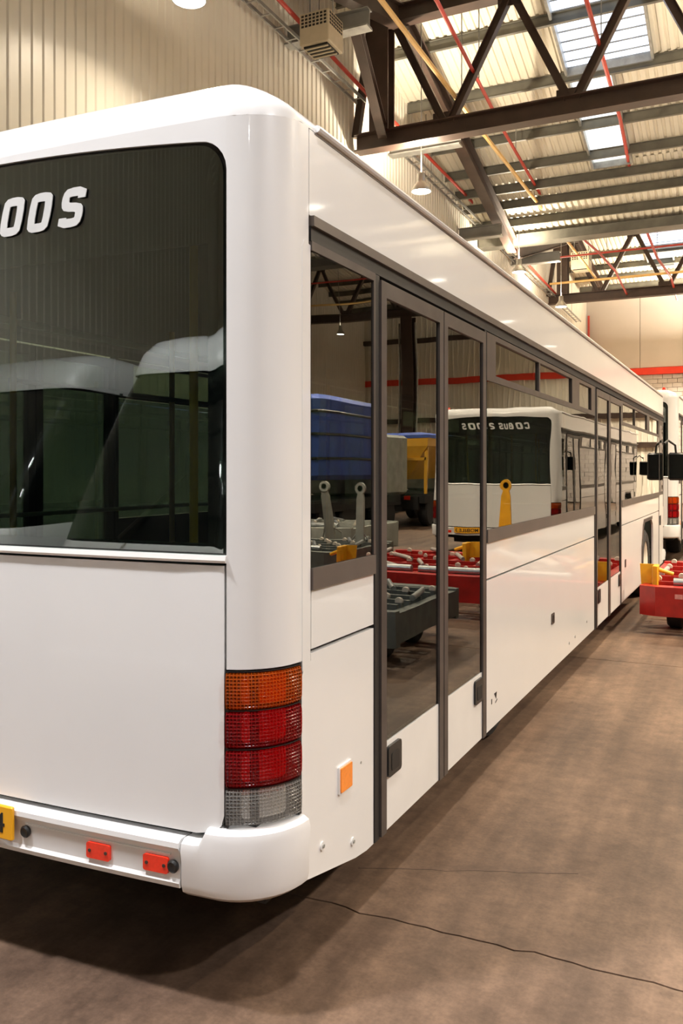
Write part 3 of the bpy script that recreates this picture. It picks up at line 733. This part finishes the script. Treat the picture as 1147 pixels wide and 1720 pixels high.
        for s_, z_ in ((4.6, .37), (4.85, .38), (5.4, .42)): MB().cyl(P3(s_, z_, 0, sg), P3(s_, z_, .004, sg), .011, 10).build('bolt', M['galv'], root)
        # small jacking point mark: triangle over a bar
        for mk_ in ([(2.375, .475), (2.415, .435), (2.43, .475)], [(2.40, .412), (2.44, .424), (2.44, .432), (2.40, .420)], rect(2.315, 2.33, .425, .455)): panel('jacking_mark', mk_, M['ink'], root, .001, .0015, sg)
        # driver's door
        dd = panel('driver_door', rect(11.664, 12.27, .30, 1.40), M['white_door'], root, .03, .002, sg)
        panel('door_glass', rect(11.70, 12.24, 1.45, 2.50), M['glass_side'], dd, .006, .002, sg)
        panel('door_frame', [rect(11.664, 11.70, 1.40, 2.575), rect(12.24, 12.28, 1.40, 2.575), rect(11.70, 12.24, 2.50, 2.575), rect(11.70, 12.24, 1.40, 1.45)], M['frame'], dd, .03, .006, sg)
        panel('handle', rrect(11.72, 11.84, .93, 1.08, .02), M['black'], dd, .015, .014, sg)
        # header rail, gutter, fascia, drip rail
        panel('header_rail', rect(.066, 12.29, 2.582, 2.635), M['rubber'], root, .03, .004, sg)
        panel('gutter_strip', [rect(.066, 12.29, 2.632, 2.668)], M['band'], root, .03, .016, sg)
        panel('roof_fascia', rect(.060, 12.30, 2.670, 2.968), W_, root, .03, 0, sg)
        dr = MB().tube([P3(.11, 2.985, .004, sg), P3(12.25, 2.985, .004, sg)], .013).build('drip_rail', W_, root)
        panel('rail_groove', rect(.10, 12.26, 2.962, 2.968), M['band'], dr, .004, .002, sg)
        # wheels
        for yw, xw in ((3.30, 1.02), (10.62, 1.16)):
            w = MB().lathe([(.30, -.14), (.40, -.15), (.455, -.12), (.475, -.06), (.475, .06), (.455, .12), (.40, .15), (.30, .14), (.29, 0)], 'x', (sg * xw, yw, .476), 36).build('wheel', M['tyre'], root)
            h = MB().lathe([(.02, .10), (.10, .10), (.11, .06), (.20, .05), (.25, .11), (.30, .13), (.305, -.1), (.02, -.1)] if sg > 0 else
                           [(.02, -.10), (.10, -.10), (.11, -.06), (.20, -.05), (.25, -.11), (.30, -.13), (.305, .1), (.02, .1)], 'x', (sg * xw, yw, .476), 30).build('hub', M['hub'], w)
            nb_ = MB()
            for i in range(8):
                a = 2 * PI * i / 8; c_ = (sg * (xw + .05), yw + .155 * math.cos(a), .476 + .155 * math.sin(a))
                nb_.cyl(c_, (c_[0] + sg * .03, c_[1], c_[2]), .016, 6)
            nb_.build('wheel_nuts', M['galv'], w)
        # front end, one half each side
        panel('front_pillar', rect(.0, .19, .33, 1.18), W_, root, .03, 0, sg, True)
        ml = MB().tube([(sg * 1.36, 12.62, 2.22), (sg * 1.40, 12.80, 2.28), (sg * 1.50, 12.93, 2.20), (sg * 1.52, 12.95, 1.98)], .018).build('mirror_arm', M['black'], root)
        MB().cbox(sg * 1.52 - .13, sg * 1.52 + .13, 12.90, 12.99, 1.62, 2.08, .03).build('mirror_head', M['black'], ml)
        MB().box(sg * 1.52 - .11, sg * 1.52 + .11, 12.893, 12.90, 1.65, 2.05).build('mirror_glass', M['black_glass'], ml)  # near-black colour stands in for the mirror's dark reflection
    # ---- front (seen only from other places)
    SL = S_LEFT - ARC
    panel('windscreen', rect(SL, .0, 1.20, 2.74), M['glass_front'], root, .01, .004, 1, True)
    panel('front_mask', rect(SL, .0, .52, 1.19), W_, root, .03, 0, 1, True)
    panel('front_header', [(s, z) for s, z in [(SL, 2.75), (0, 2.75)]] + [(s, v0(s)) for s in srange(0, -ARC, 8)] + [(S_LEFT - ARC * i / 8, v0(S_LEFT - ARC * i / 8)) for i in range(9)], W_, root, .03, 0, 1, True)
    sweep('front_bumper', srange(SL, S_LEFT, 8) + srange(S_LEFT, -ARC, 8)[1:] + srange(-ARC, 0, 8)[1:], [(-.03, .51), (.03, .50), (.04, .45), (.03, .34), (-.03, .32)], M['bumper'], root, 1, True)
    for sg in (1, -1): panel('headlamp', rrect(sx(.62), sx(1.06), .60, .80, .03), M['lens_clear'], root, .02, .012, sg, True)
    # ---- roof
    loop = []
    for front in (False, True):
        ss = [-ARC * i / 8 for i in range(9)] + [sx(x) for x in (.9, .6, .3, 0, -.3, -.6, -.9)] + [S_LEFT - ARC * i / 8 for i in range(9)]
        pts = [(peri(s), front) for s in ss]
        loop += pts if not front else pts[::-1]
    rings = []
    for k in range(8):
        a = R(90 * k / 7); ring = []
        for ((x, y), (nx, ny)), fr in loop:
            r_ = .055 + .105 * abs(ny); z = 2.97 - .03 * abs(ny) + r_ * math.sin(a); ins = r_ * (1 - math.cos(a))
            x_, y_ = x - nx * ins, y - ny * ins; ring.append((x_, YF - y_ if fr else y_, z))
        rings.append(ring)
    rings.append([(x * .80, min(max(y, .28), YF - .28), 3.095) for x, y, z in rings[-1]])
    rings.append([(x * .35, min(max(y, .5), YF - .5), 3.115) for x, y, z in rings[-2]])
    # close the loft with a cap
    b = MB(); n = len(rings[0]); b.loft(rings, True, False); b.f.append(tuple((len(rings) - 1) * n + i for i in range(n)))
    b.build('roof', W_, root, True, 40)
    bl_ = MB().loft([[(1.09 + sx_ * w, .33 + sy_ * w * 1.3, z) for sx_, sy_ in ((-1, -.6), (-.6, -1), (.6, -1), (1, -.6), (1, .6), (.6, 1), (-.6, 1), (-1, .6))] for w, z in ((.034, 3.07), (.034, 3.10), (.030, 3.135), (.022, 3.158), (.012, 3.160))]).build('roof_marker_lamp', M['red_refl'], root)
    MB().box(1.05, 1.13, .28, .40, 3.05, 3.098).build('lamp_foot', M['black'], bl_)
    # round hatch cover edge on the rear header, at the middle
    panel('header_flap', rrect(sx(-.20), sx(.20), 2.945 - .03, 2.945 - .012, .006), W_, root, .006, .004)
    # ---- inside
    MB().box(-1.27, 1.27, .12, 12.5, .34, .40).build('cabin_floor', M['under'], root, False)
    MB().box(-1.27, 1.27, .10, 12.5, 2.70, 2.74).build('cabin_ceiling', M['inner_light'], root, False)
    MB().box(-1.27, 1.27, .06, .72, .40, 1.47).build('engine_cover', M['inner'], root, False)
    MB().box(-.95, .95, .3, 12.0, .24, .34).build('chassis', M['under'], root, False)
    for x, y, z0, z1 in ((.695, .52, 1.47, 2.70), (-.7, .9, .4, 2.7), (.75, 2.3, .4, 2.7), (-.75, 2.3, .4, 2.7), (.75, 4.6, .4, 2.7), (-.75, 4.6, .4, 2.7), (.75, 7.6, .4, 2.7), (-.75, 7.6, .4, 2.7)):
        MB().cyl((x, y, z0), (x, y, z1), .018, 12).build('grab_pole', M['yellow'], root)
    for x in (-.72, .72): MB().cyl((x, .9, 2.25), (x, 9.5, 2.25), .015, 10).build('grab_rail', M['black'], root)
    MB().cyl((-1.22, .95, 1.52), (-1.22, 4.2, 1.52), .014, 8).build('white_rail', M['white'], root)
    for y in (4.9, 5.7, 8.3, 9.1):
        for x in (-.85, ):
            MB().cbox(x - .38, x + .38, y, y + .42, .78, .86, .03).build('seat', M['inner'], root)
            MB().cbox(x - .38, x + .38, y + .36, y + .46, .86, 1.45, .03).build('backrest', M['inner'], root)
            MB().box(x - .3, x + .3, y + .05, y + .3, .40, .78).build('seat_base', M['under'], root, False)
    return root
GLYPH = {  # stroke paths of heavy block letters on a 1 x 1.6 cell
 'C': [[(1, 1.2), (1, 1.45), (.85, 1.6), (.15, 1.6), (0, 1.45), (0, .15), (.15, 0), (.85, 0), (1, .15), (1, .4)]],
 'O': [[(.15, 0), (.85, 0), (1, .15), (1, 1.45), (.85, 1.6), (.15, 1.6), (0, 1.45), (0, .15), (.15, 0), (.5, 0)]],
 'B': [[(.5, 0), (0, 0), (0, 1.6), (.8, 1.6), (.95, 1.45), (.95, .98), (.8, .84), (.3, .84)], [(.6, .84), (.85, .82), (1, .68), (1, .15), (.85, 0), (.2, 0)]],
 'U': [[(0, 1.6), (0, .15), (.15, 0), (.85, 0), (1, .15), (1, 1.6)]],
 'S': [[(1, 1.25), (1, 1.6), (.15, 1.6), (0, 1.45), (0, 1.0), (.15, .84), (.85, .78), (1, .62), (1, .15), (.85, 0), (0, 0), (0, .3)]],
 '2': [[(0, 1.25), (0, 1.45), (.15, 1.6), (.85, 1.6), (1, 1.45), (1, 1.0), (.85, .86), (.1, .62), (0, .45), (0, 0), (1, 0)]],
 '7': [[(0, 1.6), (1, 1.6), (1, 1.25), (.4, .6), (.3, 0)]]}
GLYPH['0'] = GLYPH['O']
def ribbon(b, path, w, fn):
    """flat mitred stroke along a path, given depth by fn(x, z, d)"""
    q = [path[0]]
    for p0, p1 in zip(path, path[1:]): q += [(p0[0] * .72 + p1[0] * .28, p0[1] * .72 + p1[1] * .28), (p0[0] * .28 + p1[0] * .72, p0[1] * .28 + p1[1] * .72)]
    q.append(path[-1]); pts = [Vector(p) for p in q]; L_, R_ = [], []
    for i, p in enumerate(pts):
        d0 = (p - pts[i - 1]).normalized() if i else None; d1 = (pts[i + 1] - p).normalized() if i < len(pts) - 1 else None
        d0 = d0 or d1; d1 = d1 or d0; t = (d0 + d1).normalized(); nrm = Vector((-t.y, t.x)); k = w / 2 / max(nrm.dot(Vector((-d1.y, d1.x))), .5)
        L_.append(p + nrm * k); R_.append(p - nrm * k)
    b.loft([[fn(l.x, l.y, 0), fn(r_.x, r_.y, 0), fn(r_.x, r_.y, 1), fn(l.x, l.y, 1)] for l, r_ in zip(L_, R_)])
def bus_text(root, s):
    rw = [c for c in root.children if c.name.startswith('rear_window')][0]
    cell, sw = 1.40, .46; gap = [(.5 if i < 8 else .12) if ch == ' ' else 1 for i, ch in enumerate(s)]; total = cell * sum(gap); k = 1.40 / total; hz = .138
    x = -total / 2 - .055 / k
    for i, ch in enumerate(s):
        if ch == ' ': x += cell * gap[i]; continue
        b = MB()
        for n_, path in enumerate(GLYPH[ch]):
            def fn(u, v, d):
                xx = (x + .26 + u * .74 + (v - .8) * .17) * k; zz = 2.712 + (v - .8) / (1.6 + sw) * hz
                return (xx, -.0035 - BOW * (1 - (xx / 1.13) ** 2) - .003 * d - .0004 * n_, zz)
            ribbon(b, path, sw, fn)
        b.build('letter', M['silver'], rw, False); x += cell
def bus_plate(root, s, dx=0):
    p = MB().cbox(-.26, .26, -.094, -.078, .458, .578, .004).build('number_plate', M['plate'], root, False)
    me = text_mesh(s, 1.0, offset=.012, extrude=.004)
    xs = [v.co.x for v in me.vertices]; yy = [v.co.y for v in me.vertices]
    wd, hd = max(xs) - min(xs), max(yy) - min(yy); cx_, cy_ = (max(xs) + min(xs)) / 2, (max(yy) + min(yy)) / 2
    for v in me.vertices: v.co = ((v.co.x - cx_) / wd * .45, -.0945 - v.co.z * .3, .518 + (v.co.y - cy_) / hd * .072)
    finish(me, 'plate_lettering', M['ink'], p, False); p.location.x = dx

bus = make_bus()
bus2 = copy_tree(bus); bus3 = copy_tree(bus)
bus.location = (-2.75, 2.36, 0)
tag(bus, 'large white airport bus in the foreground, seen from its right rear corner', 'bus', 'white airport buses')
M['glass_plain'] = glass('plain dark side glass', (.22, .27, .25), 1.42)
for o_ in bus2.children_recursive:
    if o_.type == 'MESH' and o_.data.materials and o_.data.materials[0] == M['glass_side']:
        o_.material_slots[0].link = 'OBJECT'; o_.material_slots[0].material = M['glass_plain']
bus2.location = (2.23, 17.7, 0)
tag(bus2, 'white airport bus parked to the right, seen mirrored in the side windows', 'bus', 'white airport buses')
bus3.location = (-2.68, 16.75, .17)
tag(bus3, 'white airport bus parked ahead, only its tail lamp corner showing past the mirror', 'bus', 'white airport buses')
for c in bus3.children:
    if c.name.startswith('wheel') and not c.name.startswith('wheel_'): c.location.z -= .17
for b_, p_, dx in ((bus, 'MOBILE 4', .085), (bus2, 'MOBILE 3', .55)):
    bus_text(b_, 'COBUS 2700 S'); bus_plate(b_, p_, dx)
bus_text(bus3, 'COBUS 2700 S')

# coaches with raked fronts behind the viewer (mirrored in the rear window)
def coach(loc, label, wid=2.5, length=9.0):
    r_ = empty('shuttle_bus', loc); tag(r_, label, 'bus', 'buses behind the viewer'); hw = wid / 2
    def ring(z, yf, ins=0, r0=.30):
        w = hw - ins; y0 = -length + ins; out = []
        for cx_, cy_, a0, rr in ((w - r0, yf - r0, 0, r0), (-w + r0, yf - r0, 90, r0), (-w + .12, y0 + .12, 180, .12), (w - .12, y0 + .12, 270, .12)):
            for i in range(7): a = R(a0 + 15 * i); out.append((cx_ + rr * math.cos(a), cy_ + rr * math.sin(a), z))
        return out
    MB().loft([ring(.30, -.05, .02), ring(.34, 0), ring(.8, .02), ring(1.22, -.05), ring(1.28, -.10, .02)]).build('lower_body', M['white'], r_)
    gz = [(1.28, -.10), (1.6, -.33), (2.0, -.68), (2.35, -1.02), (2.62, -1.32)]
    MB().loft([ring(z, y, .02) for z, y in gz]).build('windscreen_and_side_glass', M['black_glass'], r_)
    MB().loft([ring(2.60, -1.28, .0), ring(2.66, -1.30, -.005), ring(2.80, -1.42, .01), ring(2.92, -1.62, .05), ring(3.0, -1.95, .13), ring(3.04, -2.3, .30, .5)]).build('roof', M['white'], r_)
    for sg in (1, -1):
        MB().cbox(sg * .85 - .2, sg * .85 + .2, -.03, .04, .62, .86, .03).build('headlamp', M['chrome'], r_)
        for k in range(4): MB().box(sg * hw - .03, sg * hw + .004, -2.4 - k * 1.7, -2.32 - k * 1.7, 1.28, 2.62).build('window_pillar', M['black'], r_, False)
        for y in (-1.9, -7.0):
            w = MB().lathe([(.28, -.13), (.42, -.14), (.46, -.08), (.46, .08), (.42, .14), (.28, .13)], 'x', (sg * (hw - .12), y, .462), 28).build('wheel', M['tyre'], r_)
            MB().lathe([(.02, .135 * sg), (.27, .15 * sg), (.28, 0), (.02, 0)], 'x', (sg * (hw - .12), y, .462), 20).build('hub', M['hub'], w)
    MB().cbox(-hw + .1, hw - .1, -.02, .09, .32, .55, .03).build('front_bumper', M['bumper'], r_)
    for x in (-.5, .45): MB().bar((x, -.05, 1.32), (x + .45, -.50, 1.78), .02, .02).build('wiper', M['black'], r_)
    return r_
coach((-3.25, -.15, 0), 'white shuttle bus with raked windscreen behind the viewer, nearer one', 2.55)
coach((-6.95, -.75, 0), 'white shuttle bus with raked windscreen beside the side wall behind the viewer', 2.45)

# ------------------------------------------------------------------ container dollies
_dol = {}
def dolly(loc, label, Wd, D, fm, dk, rows=5, stops=(), bar=None, detail=True, zt=.52, rz=0):
    t = empty('cargo_dolly', loc, rz); tag(t, label, 'dolly', 'cargo dollies')
    f = M[fm]; z0 = .20
    # front and rear beams with chamfered ends
    def beam(y, sgn):
        pl = [(0, .03 * sgn), (.17, -.05 * sgn), (Wd - .17, -.05 * sgn), (Wd, .03 * sgn), (Wd, .12 * sgn), (0, .12 * sgn)]
        b = MB().loft([[(x, y + yy, z) for x, yy in pl] for z in (z0, zt - .02, zt)])
        return b
    beam(0, 1).build('end_beam', f, t, False); beam(D, -1).build('end_beam', f, t, False)
    for x in (0.0, Wd - .10): MB().box(x, x + .10, .12, D - .12, z0 + .03, zt - .02).build('side_beam', f, t, False)
    for k in range(3): y = .5 + k * (D - 1.0) / 2; MB().box(.10, Wd - .10, y - .05, y + .05, z0 + .08, zt - .10).build('cross_beam', f, t, False)
    nx_ = 7
    for k in range(nx_ - 2): x = Wd * (k + 1.5) / nx_; MB().box(x - .04, x + .04, .12, D - .12, zt - .10, zt - .01).build('deck_rail', f, t, False)
    for k in range(5): y = .33 + k * (D - .66) / 4; MB().box(.10, Wd - .10, y - .02, y + .02, zt - .09, zt + .02).build('transverse_rail', f, t, False)
    rme = None
    # rollers: long ones at the front and rear edges, short ones across
    for y in (.19, ):
        for k in range(3):
            x0 = .34 + k * (Wd - .6) / 3; o = MB().cyl((x0, y, zt + .03), (x0 + (Wd - .6) / 3 - .10, y, zt + .03), .05, 14).build('roller', M['roller'], t)
    for i in range(rows):
        y = .45 + i * (D - .9) / max(rows - 1, 1)
        for j in range(nx_):
            x = Wd * (j + .5) / nx_ + (.12 if i % 2 else -.1)
            if (i + j) % 3 == 2:
                a = R(35 + 25 * ((i * 7 + j * 3) % 3)); dx, dy = .20 * math.cos(a), .20 * math.sin(a)
                MB().cyl((x - dx, y - dy, zt + .03), (x + dx, y + dy, zt + .06), .030, 12).build('roller', M[dk], t)
            elif _dol.get('castor'):
                c_ = _dol['castor'].copy(); C.objects.link(c_); c_.parent = t; c_.location = (x, y, zt - .05)
                s_ = _dol['stand' + fm].copy() if 'stand' + fm in _dol else None
                if s_: C.objects.link(s_); s_.parent = c_
                else: _dol['stand' + fm] = MB().box(-.03, .03, -.028, .028, -.06, .07).build('castor_stand', f, c_, False)
            else:
                c_ = MB().lathe([(.012, -.02), (.032, -.02), (.036, -.01), (.036, .01), (.032, .02), (.012, .02)], 'y', (0, 0, .085), 14).build('ball_castor', M['castor'], t); c_.location = (x, y, zt - .05)
                _dol['castor'] = c_; _dol['stand' + fm] = MB().box(-.03, .03, -.028, .028, -.06, .07).build('castor_stand', f, c_, False)
    for x in (.24, Wd - .75):
        for y in (.30, D - .75):
            w = MB().lathe([(.08, -.08), (.16, -.09), (.19, -.06), (.19, .06), (.16, .09), (.08, .08)], 'x', (x + .1, y + .2, .192), 22).build('wheel', M['tyre'], t)
            MB().cyl((x - .0, y + .2, .192), (x + .2, y + .2, .192), .075, 14).build('hub', f, w)
            MB().box(x + .02, x + .18, y + .12, y + .28, .30, .46).build('wheel_bracket', M['under'], t, False)
    for (x, y, w, h) in stops:
        s_ = MB().prism([(x - .0, zt - .16), (x + .17, zt - .02), (x + .19, zt + h), (x - .02, zt + h)], 'y', y + .10, y + .12).build('end_stop', M['yellow_paint'], t, False)
        MB().cbox(x + .13, x + .19, y - .085, y + .10, zt - .10, zt + h, .008).build('stop_post', M['yellow_paint'], s_, False)
        MB().cyl((x + .19, y + .02, zt + h * .75), (x + .34, y + .06, zt + h * .5), .024, 10).build('stop_pin', M['yellow_paint'], s_)
    if bar:
        bx, by, bh, bm_, lean = bar
        tb = MB().loft([[(bx + sx_ * w, by + lean * (z - .3) + sy_ * .03, z) for sx_, sy_ in ((-1, -1), (1, -1), (1, 1), (-1, 1))] for w, z in ((.09, .3), (.07, bh - .18), (.07, bh - .12), (.04, bh))]).build('tow_bar', M[bm_], t, False)
        MB().lathe([(.05, -.03), (.095, -.03), (.095, .03), (.05, .03), (.05, -.03)], 'y', (bx, by + lean * (bh - .3), bh + .05), 18).build('tow_eye', M[bm_], tb)
        for s2 in (-1, 1): MB().tube([(bx + s2 * .08, by + lean * .5, .75), (bx + s2 * .16, by, .65), (bx + s2 * .26, by, .34)], .014).build('tow_bar_handle', M[bm_], tb)
    return t
red = dolly((-1.185, 9.98, 0), 'red cargo dolly with rollers and yellow stops close beside the white bus', 3.6, 2.9, 'dolly_red', 'pipe_grey', 7,
            [(-.02, .30, .1, .20), (.5, 2.45, .1, .30), (1.2, .5, .1, .2), (2.0, 1.9, .1, .24), (3.3, .5, .1, .25), (.9, 1.5, .1, .2)], (1.95, 3.25, 1.5, 'yellow_paint', .05))
MB().box(.37, .45, -.0535, -.049, .40, .45).build('faded_sticker', M['sticker'], red, False)
for x, y0, y1 in ((.55, .55, .95), (1.0, .9, 1.3)):
    MB().cyl((x, y0, .60), (x + .55, y1 + .15, .68), .068, 14).build('angled_roller', M['pipe_grey'], red)
grey = dolly((.12, 7.1, 0), 'dull grey cargo dolly with rollers to the right of the white bus', 3.3, 1.85, 'dolly_grey', 'roller', 5)
MB().box(-.03, .0, 1.15, 1.30, .40, .56).build('red_plate', M['dolly_red'], grey, False)
dolly((2.7, 11.2, 0), 'dark roller bed dolly with upright grey tow bar beyond the dull grey dolly', 2.8, 2.2, 'dolly_grey', 'roller', 6, (), (.35, 1.6, 1.45, 'dolly_pale', -.02), zt=.60)
dolly((4.0, 14.4, 0), 'pale galvanised dolly standing behind the red dolly', 3.0, 2.4, 'dolly_pale', 'roller', 4, (), (.3, -.1, 1.45, 'dolly_pale', -.25), zt=.72)
# ------------------------------------------------------------------ gritter truck and tank truck (mirrored in the side windows)
def truck(loc, label, tank):
    t = empty('service_truck', loc); tag(t, label, 'truck')
    MB().box(0, 2.4, 0, 5.5, .75, 1.05).build('chassis', M['under'], t, False)
    for y in (.7, 1.9, 4.7):
        for x in (.2, 2.2):
            w = MB().lathe([(.25, -.17), (.44, -.18), (.5, -.12), (.5, .12), (.44, .18), (.25, .17)], 'x', (x, y, .502), 26).build('wheel', M['tyre'], t)
            MB().cyl((x - .15, y, .502), (x + .15, y, .502), .24, 18).build('hub', M['under'], w)
    MB().cbox(.05, 2.35, 4.2, 6.2, 1.05, 2.85, .08).build('cab', M['dolly_pale'], t, False)
    MB().box(.1, 2.3, 4.19, 4.21, 1.9, 2.6).build('cab_rear_window', M['frit'], t, False)
    MB().box(.2, 2.2, -.12, 0, .55, .95).build('rear_bar', M['under'], t, False)
    for x in (.45, 1.75): MB().box(x, x + .22, -.13, -.118, .85, .98).build('tail_lamp', M['red_refl'], t, False)
    if tank:
        b = MB().cbox(-.1, 2.5, -.1, 3.9, 1.55, 3.65, .12).build('blue_tank', M['blue'], t, False)
        for z in (2.05, 2.65, 3.2): MB().cbox(-.13, 2.53, -.13, 3.93, z, z + .07, .02).build('strap', M['black'], b, False)
        for x in (.5, 1.2, 1.9): MB().box(x, x + .06, -.12, -.09, 1.6, 3.6).build('rib', M['blue'], b, False)
    else:
        h = MB().loft([[(1.2 + sx_ * w, 1.9 + sy_ * l, z) for sx_, sy_ in ((-1, -1), (1, -1), (1, 1), (-1, 1))] for w, l, z in ((.45, 1.5, 1.5), (1.28, 1.95, 2.55), (1.28, 1.95, 2.82))]).build('hopper', M['hopper'], t, False)
        MB().loft([[(1.2 + sx_ * w, 1.9 + sy_ * l, z) for sx_, sy_ in ((-1, -1), (1, -1), (1, 1), (-1, 1))] for w, l, z in ((1.30, 1.97, 2.80), (1.28, 1.95, 2.90), (.9, 1.6, 2.99))]).build('tarpaulin', M['blue'], h, False)
        for x in (.0, 2.4): MB().bar((x, .1, 1.05), (x, .1, 2.6), .09, .09).build('hopper_leg', M['hopper'], h, False)
        MB().bar((0, .1, 2.15), (2.4, .1, 2.15), .09, .09).build('hopper_rail', M['hopper'], h, False)
        MB().loft([[(1.2 + sx_ * w, .2 + sy_ * w, z) for sx_, sy_ in ((-1, -1), (1, -1), (1, 1), (-1, 1))] for w, z in ((.55, .5), (.3, .8), (.2, 1.3))]).build('spreader', M['under'], t, False)
    return t
truck((6.6, 25.4, 0), 'gritter truck with yellow hopper under a blue cover, far right of the bus', False)
truck((6.9, 18.6, 0), 'truck carrying a tall blue tank, to the right of the gritter truck', True)
van = empty('white_van', (11.8, 35, 0)); tag(van, 'white box van parked near the far wall beyond the gritter truck', 'van')
MB().loft([[(x, y, z) for x, y in ((-1 + i, -2.6), (1 - i, -2.6), (1 - i, 2.0), (-1 + i, 2.0))] for z, i in ((.4, 0), (2.3, 0), (2.75, .06), (2.85, .2))]).build('body', M['white'], van, False)
MB().box(-.8, .8, -2.615, -2.59, 1.5, 2.2).build('rear_window', M['frit'], van, False)
MB().loft([[(x, y, z) for x, y in ((-.95, 1.9), (.95, 1.9), (.95, 3.2 - (z - .4) * .35), (-.95, 3.2 - (z - .4) * .35))] for z in (.4, 1.2, 2.1)]).build('cab', M['white'], van, False)
for x in (-.9, .9):
    for y in (-1.6, 2.2): MB().lathe([(.15, -.1), (.33, -.1), (.35, -.06), (.35, .06), (.33, .1), (.15, .1)], 'x', (x, y, .352), 22).build('wheel', M['tyre'], van)
